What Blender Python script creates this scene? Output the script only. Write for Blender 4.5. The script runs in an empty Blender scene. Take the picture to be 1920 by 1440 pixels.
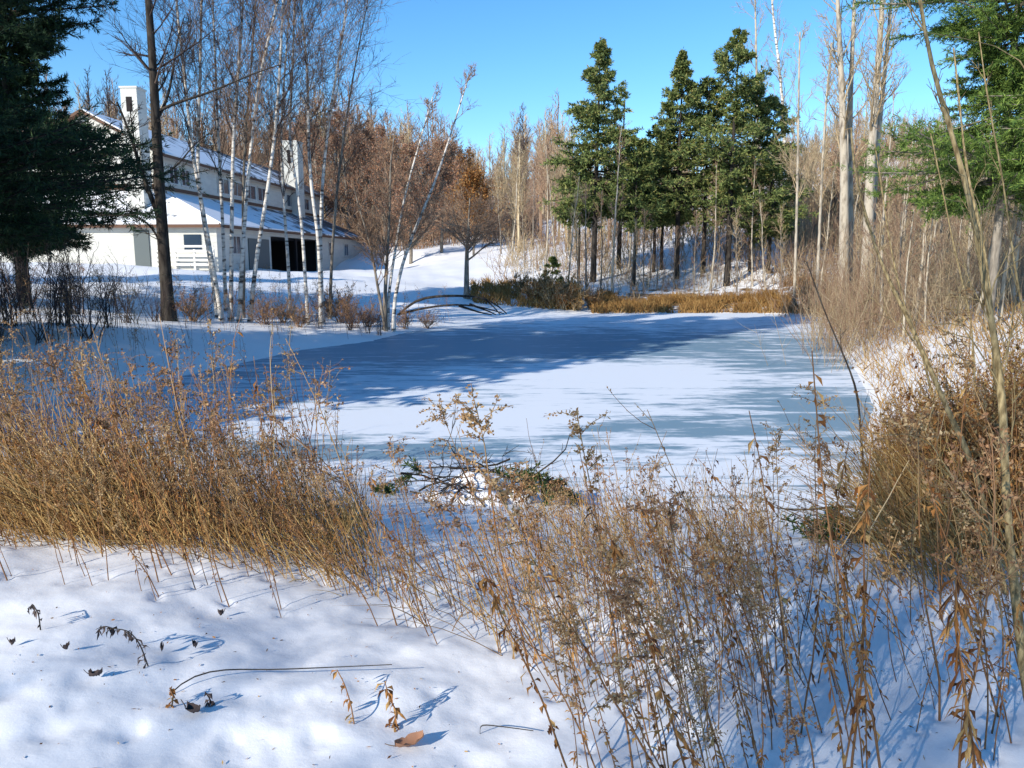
import bpy, math
import numpy as np
from mathutils import Matrix, Vector

# ------------------------------------------------------------------ camera, sky, sun, exposure
SC = bpy.context.scene
COL = SC.collection
EYE = 2.6                      # metres above the ice
PITCH = math.radians(9.0)
FPX = 1478.0                   # focal length in pixels of the 1920 px wide photograph
cam_d = bpy.data.cameras.new('camera')
cam = bpy.data.objects.new('camera', cam_d)
COL.objects.link(cam)
cam.location = (0, 0, EYE)
cam.rotation_euler = (math.pi/2-PITCH, 0, 0)
cam_d.sensor_width = 36
cam_d.lens = 36*FPX/1920
cam_d.clip_start = 0.05
cam_d.clip_end = 3000
SC.camera = cam

SUN_EL = math.radians(26)
SUN_AZ = math.radians(221.5)     # compass style: 0 = +Y, clockwise; behind and to the left
world = bpy.data.worlds.new('World')
SC.world = world
world.use_nodes = True
wn, wl = world.node_tree.nodes, world.node_tree.links
wn.clear()
sky = wn.new('ShaderNodeTexSky')
sky.sky_type = 'NISHITA'
sky.sun_disc = False
sky.sun_elevation = SUN_EL
sky.sun_rotation = SUN_AZ
sky.altitude = 600
sky.air_density = 1.0
sky.dust_density = 0.0
sky.ozone_density = 4.0
bg = wn.new('ShaderNodeBackground')
bg.inputs['Strength'].default_value = 0.14
wo = wn.new('ShaderNodeOutputWorld')
hs = wn.new('ShaderNodeHueSaturation')
hs.inputs['Saturation'].default_value = 1.2
hs.inputs['Hue'].default_value = 0.498
wl.new(sky.outputs[0], hs.inputs['Color'])
wl.new(hs.outputs[0], bg.inputs[0])
wl.new(bg.outputs[0], wo.inputs[0])

sun_d = bpy.data.lights.new('sun', 'SUN')
sun_d.energy = 3.9
sun_d.angle = math.radians(0.5)
sun_d.color = (1.0, 0.93, 0.82)
sun = bpy.data.objects.new('sun', sun_d)
COL.objects.link(sun)
to_sun = Vector((math.sin(SUN_AZ)*math.cos(SUN_EL), math.cos(SUN_AZ)*math.cos(SUN_EL), math.sin(SUN_EL)))
sun.rotation_euler = to_sun.to_track_quat('Z', 'Y').to_euler()
sun.location = (-30, -30, 40)

SC.view_settings.view_transform = 'Standard'
SC.view_settings.look = 'None'
SC.view_settings.gamma = 1
SC.view_settings.exposure = 0.66
SC.cycles.max_bounces = 6
SC.cycles.diffuse_bounces = 3
SC.cycles.transparent_max_bounces = 4

# ------------------------------------------------------------------ helpers
def W(px, py, d):
    """world point seen at photo pixel (px, py), at distance d along +Y"""
    u, v = (px-960)/FPX, (720-py)/FPX
    y = math.cos(PITCH)+v*math.sin(PITCH)
    z = -math.sin(PITCH)+v*math.cos(PITCH)
    k = d/y
    return (u*k, d, EYE+z*k)

def onz(px, py, z=0.0):
    u, v = (px-960)/FPX, (720-py)/FPX
    y = math.cos(PITCH)+v*math.sin(PITCH)
    zz = -math.sin(PITCH)+v*math.cos(PITCH)
    k = (z-EYE)/zz
    return (u*k, y*k)

def nrm(a):
    return a/np.maximum(np.linalg.norm(a, axis=-1, keepdims=True), 1e-9)

class MB:
    """collects triangles/quads, then links them as one mesh object"""
    def __init__(s):
        s.v = []; s.f = []; s.n = 0; s.sm = []
    def add(s, v, f, smooth=False):
        v = np.asarray(v, float).reshape(-1, 3)
        f = np.asarray(f, np.int64)
        s.v.append(v); s.f.append(f+s.n); s.sm.append(smooth)
        s.n += len(v)
    def mesh(s, name, mat):
        me = bpy.data.meshes.new(name)
        if s.v:
            V = np.concatenate(s.v)
            me.vertices.add(len(V)); me.vertices.foreach_set('co', V.ravel().astype(np.float32))
            li = np.concatenate([f.ravel() for f in s.f])
            tot = np.concatenate([np.full(len(f), f.shape[1]) for f in s.f])
            st = np.concatenate([[0], np.cumsum(tot)[:-1]])
            sm = np.concatenate([np.full(len(f), x) for f, x in zip(s.f, s.sm)])
            me.loops.add(len(li)); me.loops.foreach_set('vertex_index', li.astype(np.int32))
            me.polygons.add(len(tot))
            me.polygons.foreach_set('loop_start', st.astype(np.int32))
            me.polygons.foreach_set('loop_total', tot.astype(np.int32))
            me.polygons.foreach_set('use_smooth', sm.astype(bool))
            me.update(calc_edges=True)
        if mat is not None: me.materials.append(mat)
        return me
    def build(s, name, mat, parent=None):
        o = bpy.data.objects.new(name, s.mesh(name, mat))
        COL.objects.link(o)
        if parent is not None: o.parent = parent
        return o
    # --- shapes
    def tubes(s, pts, rad, sides=3, smooth=True):
        """pts (N,K,3), rad (N,K)"""
        pts = np.asarray(pts, float); rad = np.asarray(rad, float)
        N, K = pts.shape[:2]
        if N == 0: return
        t = nrm(pts[:, -1]-pts[:, 0])
        ref = np.where(np.abs(t[:, :1]) > 0.8, [[0., 1., 0.]], [[1., 0., 0.]])
        a = nrm(np.cross(t, ref)); b = np.cross(t, a)
        th = np.arange(sides)*2*math.pi/sides
        ring = a[:, None, :]*np.cos(th)[None, :, None]+b[:, None, :]*np.sin(th)[None, :, None]
        V = pts[:, :, None, :]+rad[:, :, None, None]*ring[:, None]
        i = np.arange(N)[:, None, None]*K*sides
        k = np.arange(K-1)[None, :, None]*sides
        j = np.arange(sides)[None, None, :]
        j2 = (j+1) % sides
        F = np.stack([i+k+j, i+k+j2, i+k+sides+j2, i+k+sides+j], -1).reshape(-1, 4)
        s.add(V, F, smooth)
    def tube(s, pts, r0, r1, sides=6):
        pts = np.asarray(pts, float)
        s.tubes(pts[None], np.linspace(r0, r1, len(pts))[None], sides)
    def blades(s, p, d, L, w, rng, nvec=None):
        """one diamond-shaped leaf or needle spray each: p (N,3), d (N,3) unit"""
        N = len(p)
        if N == 0: return
        r = rng.normal(size=(N, 3)) if nvec is None else nvec
        sd = nrm(np.cross(d, r))
        L = np.broadcast_to(np.asarray(L, float), (N,))[:, None]
        w = np.broadcast_to(np.asarray(w, float), (N,))[:, None]
        V = np.stack([p, p+d*L*.45+sd*w, p+d*L, p+d*L*.45-sd*w], 1)
        F = np.arange(N*4).reshape(-1, 4)
        s.add(V, F)
    def curled(s, p, d, L, w, rng, droop=0.5):
        """withered leaf: two folded quads per half, curling down"""
        N = len(p)
        if N == 0: return
        sd = nrm(np.cross(d, rng.normal(size=(N, 3))))
        up = np.cross(sd, d)
        L = np.broadcast_to(np.asarray(L, float), (N,))[:, None]
        w = np.broadcast_to(np.asarray(w, float), (N,))[:, None]
        dn = np.array([0, 0, -1.0])
        c = rng.uniform(-.3, .3, (N, 1))
        m = p+d*L*.5
        tip = m+nrm(d*(1-droop)+dn*droop+up*c)*L*.5
        V = np.stack([p, m+sd*w+up*w*.7, m, m-sd*w+up*w*.7, tip], 1)
        b = np.arange(N)[:, None]*5
        F = np.concatenate([b+np.array([[0, 1, 2]]), b+np.array([[0, 2, 3]]), b+np.array([[1, 4, 2]]), b+np.array([[2, 4, 3]])])
        s.add(V, F)
    def box(s, o, e1, e2, e3):
        o, e1, e2, e3 = [np.asarray(q, float) for q in (o, e1, e2, e3)]
        V = [o, o+e1, o+e1+e2, o+e2, o+e3, o+e1+e3, o+e1+e2+e3, o+e2+e3]
        F = [[0, 3, 2, 1], [4, 5, 6, 7], [0, 1, 5, 4], [1, 2, 6, 5], [2, 3, 7, 6], [3, 0, 4, 7]]
        s.add(V, F)
    def prism(s, poly, off):
        """polygon (list of points) extruded along off"""
        P = np.asarray(poly, float); n = len(P)
        V = np.concatenate([P, P+np.asarray(off, float)])
        b = s.n
        s.add(V, [list(range(n-1, -1, -1))])
        for f in ([list(range(n, 2*n))], [[i, (i+1) % n, n+(i+1) % n, n+i] for i in range(n)]):
            s.v.append(np.zeros((0, 3))); s.f.append(np.array(f, np.int64)+b); s.sm.append(False)

def tag(o, label=None, cat=None, group=None, kind=None):
    if label: o['label'] = label
    if cat: o['category'] = cat
    if group: o['group'] = group
    if kind: o['kind'] = kind
    return o

def thing(name, label, cat, loc=(0, 0, 0), group=None):
    o = bpy.data.objects.new(name, None)
    COL.objects.link(o)
    o.location = loc
    o.empty_display_size = 0.2
    return tag(o, label, cat, group)

KIDS = {}

def dup(root, loc, rot=(0, 0, 0), scale=1.0, label=None, group=None):
    r = root.copy(); COL.objects.link(r)
    r.location = loc; r.rotation_euler = rot; r.scale = (scale,)*3
    if label: r['label'] = label
    if group: r['group'] = group
    for ch in KIDS[root.name]:
        c = ch.copy(); COL.objects.link(c); c.parent = r
    return r

# value noise for the terrain
_tab = np.random.default_rng(5).uniform(-1, 1, (256, 256))
def vnoise(x, y):
    xi, yi = np.floor(x).astype(int), np.floor(y).astype(int)
    fx, fy = x-xi, y-yi
    fx, fy = fx*fx*(3-2*fx), fy*fy*(3-2*fy)
    g = lambda a, b: _tab[a % 256, b % 256]
    return (g(xi, yi)*(1-fx)+g(xi+1, yi)*fx)*(1-fy)+(g(xi, yi+1)*(1-fx)+g(xi+1, yi+1)*fx)*fy
def fbm(x, y, o=4):
    t, a = 0, 1.0
    for k in range(o):
        t = t+a*vnoise(x*2**k+17.3*k, y*2**k+9.1*k); a *= .5
    return t

# ------------------------------------------------------------------ materials
def mat(name, base, rough=0.8, spec=0.3):
    m = bpy.data.materials.new(name); m.use_nodes = True
    b = m.node_tree.nodes['Principled BSDF']
    b.inputs['Base Color'].default_value = (*base, 1)
    b.inputs['Roughness'].default_value = rough
    b.inputs['Specular IOR Level'].default_value = spec
    return m

def nodes(m):
    return m.node_tree.nodes, m.node_tree.links, m.node_tree.nodes['Principled BSDF']

def ramp(N, stops):
    r = N.new('ShaderNodeValToRGB')
    e = r.color_ramp.elements
    while len(e) < len(stops): e.new(0.5)
    for q, (p, c) in zip(e, stops):
        q.position = p; q.color = (*c, 1)
    return r

def mat_leaf(name, stops, rough=0.75, trans=0.0):
    """every leaf island takes its own colour from the ramp"""
    m = mat(name, (.1, .1, .05), rough, .25)
    N, L, b = nodes(m)
    g = N.new('ShaderNodeNewGeometry')
    r = ramp(N, stops)
    L.new(g.outputs['Random Per Island'], r.inputs[0])
    L.new(r.outputs[0], b.inputs['Base Color'])
    if trans > 0:
        t = N.new('ShaderNodeBsdfTranslucent')
        mx = N.new('ShaderNodeMixShader')
        mx.inputs[0].default_value = trans
        L.new(r.outputs[0], t.inputs[0])
        L.new(b.outputs[0], mx.inputs[1]); L.new(t.outputs[0], mx.inputs[2])
        L.new(mx.outputs[0], N['Material Output'].inputs[0])
    return m

def mat_noise(name, c1, c2, scale=(8, 8, 2), rough=0.9, bump=0.3, lo=.35, hi=.65, mid=None):
    m = mat(name, c1, rough, .2)
    N, L, b = nodes(m)
    tc = N.new('ShaderNodeTexCoord'); mp = N.new('ShaderNodeMapping')
    mp.inputs['Scale'].default_value = scale
    nz = N.new('ShaderNodeTexNoise'); nz.inputs['Scale'].default_value = 1; nz.inputs['Detail'].default_value = 6
    L.new(tc.outputs['Object'], mp.inputs[0]); L.new(mp.outputs[0], nz.inputs[0])
    st = [(lo, c1), (hi, c2)] if mid is None else [(lo, c1), ((lo+hi)/2, mid), (hi, c2)]
    r = ramp(N, st)
    L.new(nz.outputs[0], r.inputs[0]); L.new(r.outputs[0], b.inputs['Base Color'])
    if bump:
        bp = N.new('ShaderNodeBump'); bp.inputs['Strength'].default_value = bump; bp.inputs['Distance'].default_value = .02
        L.new(nz.outputs[0], bp.inputs['Height']); L.new(bp.outputs[0], b.inputs['Normal'])
    return m

M = {}
M['bark_dark'] = mat_noise('bark_dark', (.018, .014, .012), (.065, .055, .045), (14, 14, 2.5))
M['bark_grey'] = mat_noise('bark_grey', (.10, .085, .07), (.30, .26, .21), (12, 12, 3))
M['bark_pale'] = mat_noise('bark_pale', (.15, .12, .09), (.46, .40, .31), (7, 7, 2.2), lo=.3, hi=.55)
M['birch'] = mat_noise('birch_bark', (.06, .05, .045), (.66, .62, .56), (2.5, 2.5, 9), .7, .2, lo=.36, hi=.52)
M['twig_dark'] = mat_leaf('twig_dark', [(0, (.035, .025, .025)), (.6, (.07, .05, .045)), (1, (.12, .09, .075))])
M['twig_brown'] = mat_leaf('twig_brown', [(0, (.17, .10, .065)), (.6, (.30, .19, .12)), (1, (.42, .30, .20))])
M['twig_tan'] = mat_leaf('twig_tan', [(0, (.25, .18, .10)), (.6, (.42, .315, .185)), (1, (.56, .46, .30))])
M['sapling'] = mat_noise('sapling_bark', (.10, .07, .03), (.34, .26, .13), (60, 60, 22), .75, .5)
M['pine'] = mat_leaf('pine_needles', [(0, (.008, .022, .012)), (.6, (.016, .042, .018)), (1, (.035, .075, .022))])
M['spruce'] = mat_leaf('spruce_needles', [(0, (.05, .080, .026)), (.5, (.125, .165, .045)), (.85, (.21, .235, .07)), (1, (.28, .23, .08))])
M['spruce_bright'] = mat_leaf('bright_spruce_needles', [(0, (.03, .068, .014)), (.5, (.085, .15, .028)), (1, (.19, .26, .05))])
M['leaf_rust'] = mat_leaf('rust_leaves', [(0, (.18, .085, .05)), (.4, (.34, .165, .095)), (.75, (.44, .24, .145)), (1, (.50, .33, .21))], trans=.2)
M['leaf_brown'] = mat_leaf('brown_leaves', [(0, (.09, .032, .010)), (.45, (.27, .11, .030)), (.8, (.42, .20, .058)), (1, (.50, .33, .13))], trans=.2)
M['plume'] = mat_leaf('plume_fluff', [(0, (.20, .10, .045)), (.5, (.38, .225, .10)), (.85, (.52, .35, .17)), (1, (.60, .46, .27))], trans=.25)
M['plume_red'] = mat_leaf('reddish_fluff', [(0, (.15, .07, .035)), (.5, (.30, .155, .075)), (1, (.46, .29, .15))], trans=.2)
M['stem'] = mat_leaf('dry_stem', [(0, (.06, .024, .012)), (.5, (.18, .078, .03)), (1, (.40, .23, .09))], .6)
M['straw'] = mat_leaf('straw', [(0, (.18, .085, .026)), (.5, (.36, .205, .065)), (1, (.58, .41, .17))], trans=.2)
M['leaf_gold'] = mat_leaf('golden_leaves', [(0, (.12, .055, .018)), (.45, (.29, .165, .05)), (.8, (.44, .28, .10)), (1, (.58, .42, .20))], trans=.25)
M['rush'] = mat_leaf('orange_grass', [(0, (.17, .085, .028)), (.5, (.31, .165, .05)), (1, (.45, .28, .10))], trans=.15)
M['siding'] = mat_noise('siding', (.56, .55, .50), (.63, .62, .56), (1, 1, 3), .7, .0)
M['trim'] = mat('brown_trim', (.12, .06, .035), .7)
M['glass'] = mat('window_glass', (.03, .05, .08), .08, .6)
M['frame'] = mat('window_frame', (.55, .54, .50), .6)
M['dark'] = mat('dark_boards', (.018, .014, .014), .9)
M['rail'] = mat('white_rail', (.75, .72, .66), .7)
M['snow_cap'] = mat_noise('snow_layer', (.82, .83, .86), (.87, .88, .91), (2, 2, 2), .6, .2)
m = mat_noise('roof_snow', (.82, .83, .85), (.88, .88, .89), (2, 2, 2), .6, .2); M['roof_snow'] = m
N, L, b = nodes(m)
old = b.inputs['Base Color'].links[0].from_socket
tc = N.new('ShaderNodeTexCoord'); sp = N.new('ShaderNodeSeparateXYZ'); L.new(tc.outputs['Object'], sp.inputs[0])
nz = N.new('ShaderNodeTexNoise'); nz.inputs['Scale'].default_value = .55; nz.inputs['Detail'].default_value = 8; nz.inputs['Roughness'].default_value = .65
L.new(tc.outputs['Object'], nz.inputs[0])
mr = N.new('ShaderNodeMapRange'); mr.inputs[1].default_value = 46; mr.inputs[2].default_value = 80; mr.inputs[3].default_value = -.12; mr.inputs[4].default_value = .16
L.new(sp.outputs[1], mr.inputs[0])
ad = N.new('ShaderNodeMath'); L.new(nz.outputs[0], ad.inputs[0]); L.new(mr.outputs[0], ad.inputs[1])
rp = ramp(N, [(.52, (0, 0, 0)), (.60, (1, 1, 1))]); L.new(ad.outputs[0], rp.inputs[0])
mx = N.new('ShaderNodeMix'); mx.data_type = 'RGBA'; mx.inputs[7].default_value = (.09, .085, .085, 1)
L.new(rp.outputs[0], mx.inputs[0]); L.new(old, mx.inputs[6]); L.new(mx.outputs[2], b.inputs['Base Color'])
M['door'] = mat('grey_door', (.10, .12, .12), .6)
M['stone'] = mat_noise('stone', (.10, .09, .08), (.28, .25, .22), (4, 4, 4))
M['evergreen'] = mat_leaf('evergreen_sprigs', [(0, (.010, .028, .008)), (.6, (.03, .06, .014)), (1, (.10, .13, .035))])

# clapboard lines on the siding
N, L, b = nodes(M['siding'])
tc = N.new('ShaderNodeTexCoord'); wv = N.new('ShaderNodeTexWave')
wv.wave_type = 'BANDS'; wv.bands_direction = 'Z'; wv.wave_profile = 'SAW'
wv.inputs['Scale'].default_value = 1.6
L.new(tc.outputs['Object'], wv.inputs[0])
bp = N.new('ShaderNodeBump'); bp.inputs['Strength'].default_value = .8; bp.inputs['Distance'].default_value = .03
L.new(wv.outputs['Fac'], bp.inputs['Height']); L.new(bp.outputs[0], b.inputs['Normal'])

def ground_material():
    m = mat('snow_ground', (.85, .86, .89), .55, .3)
    N, L, b = nodes(m)
    tc = N.new('ShaderNodeTexCoord')
    at = N.new('ShaderNodeAttribute'); at.attribute_name = 'bare'
    n1 = N.new('ShaderNodeTexNoise'); n1.inputs['Scale'].default_value = 1.3; n1.inputs['Detail'].default_value = 9; n1.inputs['Roughness'].default_value = .7
    L.new(tc.outputs['Object'], n1.inputs[0])
    sub = N.new('ShaderNodeMath'); sub.operation = 'ADD'
    L.new(n1.outputs[0], sub.inputs[0]); L.new(at.outputs['Fac'], sub.inputs[1])
    mk = ramp(N, [(.92, (0, 0, 0)), (1.02, (1, 1, 1))])
    mk.color_ramp.elements[0].position = .93
    mk.color_ramp.elements[1].position = 1.0
    div = N.new('ShaderNodeMath'); div.operation = 'MULTIPLY'; div.inputs[1].default_value = .9
    L.new(sub.outputs[0], div.inputs[0]); L.new(div.outputs[0], mk.inputs[0])
    n2 = N.new('ShaderNodeTexNoise'); n2.inputs['Scale'].default_value = 9; n2.inputs['Detail'].default_value = 8
    L.new(tc.outputs['Object'], n2.inputs[0])
    lit = ramp(N, [(.3, (.07, .04, .02)), (.5, (.19, .115, .055)), (.7, (.34, .22, .11))])
    L.new(n2.outputs[0], lit.inputs[0])
    n3 = N.new('ShaderNodeTexNoise'); n3.inputs['Scale'].default_value = .9; n3.inputs['Detail'].default_value = 5
    L.new(tc.outputs['Object'], n3.inputs[0])
    sn = ramp(N, [(.3, (.82, .82, .82)), (.7, (.90, .89, .88))])
    L.new(n3.outputs[0], sn.inputs[0])
    mx = N.new('ShaderNodeMix'); mx.data_type = 'RGBA'
    L.new(mk.outputs[0], mx.inputs[0]); L.new(sn.outputs[0], mx.inputs[6]); L.new(lit.outputs[0], mx.inputs[7])
    L.new(mx.outputs[2], b.inputs['Base Color'])
    n4 = N.new('ShaderNodeTexNoise'); n4.inputs['Scale'].default_value = 18; n4.inputs['Detail'].default_value = 12; n4.inputs['Roughness'].default_value = .72
    L.new(tc.outputs['Object'], n4.inputs[0])
    bp = N.new('ShaderNodeBump'); bp.inputs['Strength'].default_value = .24; bp.inputs['Distance'].default_value = .014
    L.new(n4.outputs[0], bp.inputs['Height']); L.new(bp.outputs[0], b.inputs['Normal'])
    return m

def ice_material():
    m = mat('pond_ice', (.6, .65, .7), .4, .25)
    N, L, b = nodes(m)
    tc = N.new('ShaderNodeTexCoord')
    at = N.new('ShaderNodeAttribute'); at.attribute_name = 'dust_shade'
    mp = N.new('ShaderNodeMapping'); mp.inputs['Scale'].default_value = (.35, 1.5, 1); mp.inputs['Rotation'].default_value = (0, 0, -.12)
    L.new(tc.outputs['Object'], mp.inputs[0])
    n1 = N.new('ShaderNodeTexNoise'); n1.inputs['Scale'].default_value = 1.6; n1.inputs['Detail'].default_value = 10; n1.inputs['Roughness'].default_value = .68
    L.new(mp.outputs[0], n1.inputs[0])
    ad = N.new('ShaderNodeMath'); ad.operation = 'ADD'
    nb = N.new('ShaderNodeTexNoise'); nb.inputs['Scale'].default_value = 5.5; nb.inputs['Detail'].default_value = 8; nb.inputs['Roughness'].default_value = .7
    L.new(mp.outputs[0], nb.inputs[0])
    mm = N.new('ShaderNodeMath'); mm.operation = 'MULTIPLY_ADD'; mm.inputs[1].default_value = .55; mm.inputs[2].default_value = -.275
    L.new(nb.outputs[0], mm.inputs[0])
    a2 = N.new('ShaderNodeMath'); a2.operation = 'ADD'
    L.new(n1.outputs[0], a2.inputs[0]); L.new(mm.outputs[0], a2.inputs[1])
    L.new(a2.outputs[0], ad.inputs[0]); L.new(at.outputs['Fac'], ad.inputs[1])
    mk = ramp(N, [(.46, (0, 0, 0)), (.60, (1, 1, 1))])
    L.new(ad.outputs[0], mk.inputs[0])
    mx = N.new('ShaderNodeMix'); mx.data_type = 'RGBA'
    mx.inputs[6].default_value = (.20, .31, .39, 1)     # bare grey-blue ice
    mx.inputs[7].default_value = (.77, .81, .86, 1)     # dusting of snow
    L.new(mk.outputs[0], mx.inputs[0]); L.new(mx.outputs[2], b.inputs['Base Color'])
    rr = N.new('ShaderNodeMapRange'); rr.inputs[3].default_value = .5; rr.inputs[4].default_value = .65
    L.new(mk.outputs[0], rr.inputs[0]); L.new(rr.outputs[0], b.inputs['Roughness'])
    bp = N.new('ShaderNodeBump'); bp.inputs['Strength'].default_value = .2; bp.inputs['Distance'].default_value = .01
    L.new(n1.outputs[0], bp.inputs['Height']); L.new(bp.outputs[0], b.inputs['Normal'])
    return m

# ------------------------------------------------------------------ terrain
SHORE_PX = [(-420, 800), (0, 765), (200, 735), (400, 692), (560, 657), (690, 641), (760, 624), (850, 606), (940, 593), (1150, 588),
            (1400, 587), (1525, 591), (1560, 612), (1575, 650), (1610, 700), (1640, 760), (1625, 830), (1640, 900), (1600, 950), (1400, 962),
            (1200, 952), (1000, 938), (850, 930), (700, 902), (500, 872), (250, 850), (0, 842), (-420, 838)]
SHORE = np.array([onz(*p) for p in SHORE_PX])

def shore_dist(x, y):
    """signed distance to the pond outline, negative inside"""
    x, y = np.asarray(x, float), np.asarray(y, float)
    A, B = SHORE, np.roll(SHORE, -1, 0)
    d2 = np.full(x.shape, 1e18); ins = np.zeros(x.shape, bool)
    for (ax, ay), (bx, by) in zip(A, B):
        ex, ey = bx-ax, by-ay
        t = np.clip(((x-ax)*ex+(y-ay)*ey)/(ex*ex+ey*ey), 0, 1)
        d2 = np.minimum(d2, (x-ax-t*ex)**2+(y-ay-t*ey)**2)
        c = (ay > y) != (by > y)
        ins ^= c & (x < (bx-ax)*(y-ay)/(by-ay if by != ay else 1e-9)+ax)
    d = np.sqrt(d2)
    return np.where(ins, -d, d)

CP = [(0, 0, 1.0), (-4, 2, 1.05), (4, 2, .95), (0, 3, .98), (-3, 4.2, .98), (0, 4.5, .82), (3, 4.2, .78), (-8, 3, 1.1), (8, 3, 1.25),
      (-6, 7, .62), (0, 7, .35), (3, 7, .35), (0, -10, 1.4), (-14, -8, 1.6), (14, -8, 1.8), (-14, 12, .7), (-20, 18, 1.3)]
CP += [W(*q) for q in [(315, 602, 25), (460, 602, 27), (590, 612, 27), (730, 612, 28), (35, 592, 21), (0, 600, 18), (200, 530, 33), (100, 506, 38),
       (400, 507, 44), (600, 513, 56), (680, 520, 66), (875, 556, 39), (800, 530, 46), (760, 482, 70), (950, 458, 76), (900, 500, 54),
       (1105, 562, 40), (1265, 542, 44), (1385, 546, 43), (1250, 442, 60), (1450, 450, 58), (1545, 572, 36), (1650, 545, 36), (1700, 590, 22),
       (1850, 562, 22), (1900, 650, 12), (1750, 690, 12), (1900, 1010, 4.2), (1720, 1010, 5)]]
CP += [(-62, 130, 18), (-100, 80, 14), (-120, 140, 30), (-30, 130, 13), (-5, 130, 8), (20, 110, 13), (60, 100, 17), (100, 60, 9), (60, 40, 5), (30, 30, 2.6),
       (-40, 75, 4), (-60, 50, 5), (-40, 30, 2.4), (0, 250, 22), (-200, 0, 10), (200, 0, 9), (0, -150, 3), (-150, 250, 45), (150, 250, 22), (0, 180, 20)]
CP = np.array(CP)
def _phi(r2): return np.where(r2 > 1e-9, r2*np.log(np.maximum(r2, 1e-12)), 0)*.5
_n = len(CP)
_K = _phi(((CP[:, None, :2]-CP[None, :, :2])**2).sum(-1))+np.eye(_n)*.5
_Pm = np.c_[np.ones(_n), CP[:, :2]]
_S = np.linalg.solve(np.block([[_K, _Pm], [_Pm.T, np.zeros((3, 3))]]), np.r_[CP[:, 2], 0, 0, 0])

def H(x, y):
    x = np.atleast_1d(np.asarray(x, float)); y = np.atleast_1d(np.asarray(y, float))
    r = np.hypot(x, y); k = np.minimum(1, 260/np.maximum(r, 1e-6))
    xc, yc = x*k, y*k
    z = _S[_n]+_S[_n+1]*xc+_S[_n+2]*yc
    for (a, b_, _), w in zip(CP, _S[:_n]):
        z = z+w*_phi((xc-a)**2+(yc-b_)**2)
    s = shore_dist(x, y)
    z = np.maximum(z, .12)
    wdt = np.clip(1.0+r*.04, 1.0, 2.2)
    bank = 1-np.exp(-np.maximum(s, 0)/wdt)
    z = z*bank+.02
    z = z+.035*fbm(x*1.1, y*1.1, 3)*np.clip(bank, 0, 1)+.010*fbm(x*4.3, y*4.3, 4)*np.clip(bank, 0, 1)*(r < 40)
    z = z+np.clip((r-15)/40, 0, 1)*.22*fbm(x*.22, y*.22, 4)*bank
    return np.where(s < 0, np.maximum(-.35, s*.35), z)

_gx = np.concatenate([np.arange(-160, -30, 2.), np.arange(-30, -8, .5), np.arange(-8, 8, .08), np.arange(8, 30, .5), np.arange(30, 161, 2.)])
_gy = np.concatenate([np.arange(-12, 1.5, .5), np.arange(1.5, 11, .08), np.arange(11, 48, .4), np.arange(48, 171, 2.)])
_GX, _GY = np.meshgrid(_gx, _gy, indexing='ij')
_GH = H(_GX.ravel(), _GY.ravel()).reshape(_GX.shape)
_GS = shore_dist(_GX, _GY)
def _look(G, x, y):
    x = np.clip(x, _gx[0], _gx[-1]-1e-6); y = np.clip(y, _gy[0], _gy[-1]-1e-6)
    i = np.searchsorted(_gx, x, 'right')-1; j = np.searchsorted(_gy, y, 'right')-1
    u = (x-_gx[i])/(_gx[i+1]-_gx[i]); v = (y-_gy[j])/(_gy[j+1]-_gy[j])
    return (G[i, j]*(1-u)+G[i+1, j]*u)*(1-v)+(G[i, j+1]*(1-u)+G[i+1, j+1]*u)*v
def h1(x, y): return float(_look(_GH, x, y))
def s1(x, y): return float(_look(_GS, x, y))
def gpx(px, d):
    """ground point in the photo column px at distance d"""
    x = (px-960)/FPX*d/math.cos(PITCH)
    for _ in range(4):
        z = h1(x, d)
        # depth along the optical axis
        ax = d*math.cos(PITCH)-(z-EYE)*math.sin(PITCH)
        x = (px-960)/FPX*ax
    return (x, d, h1(x, d))

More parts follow.
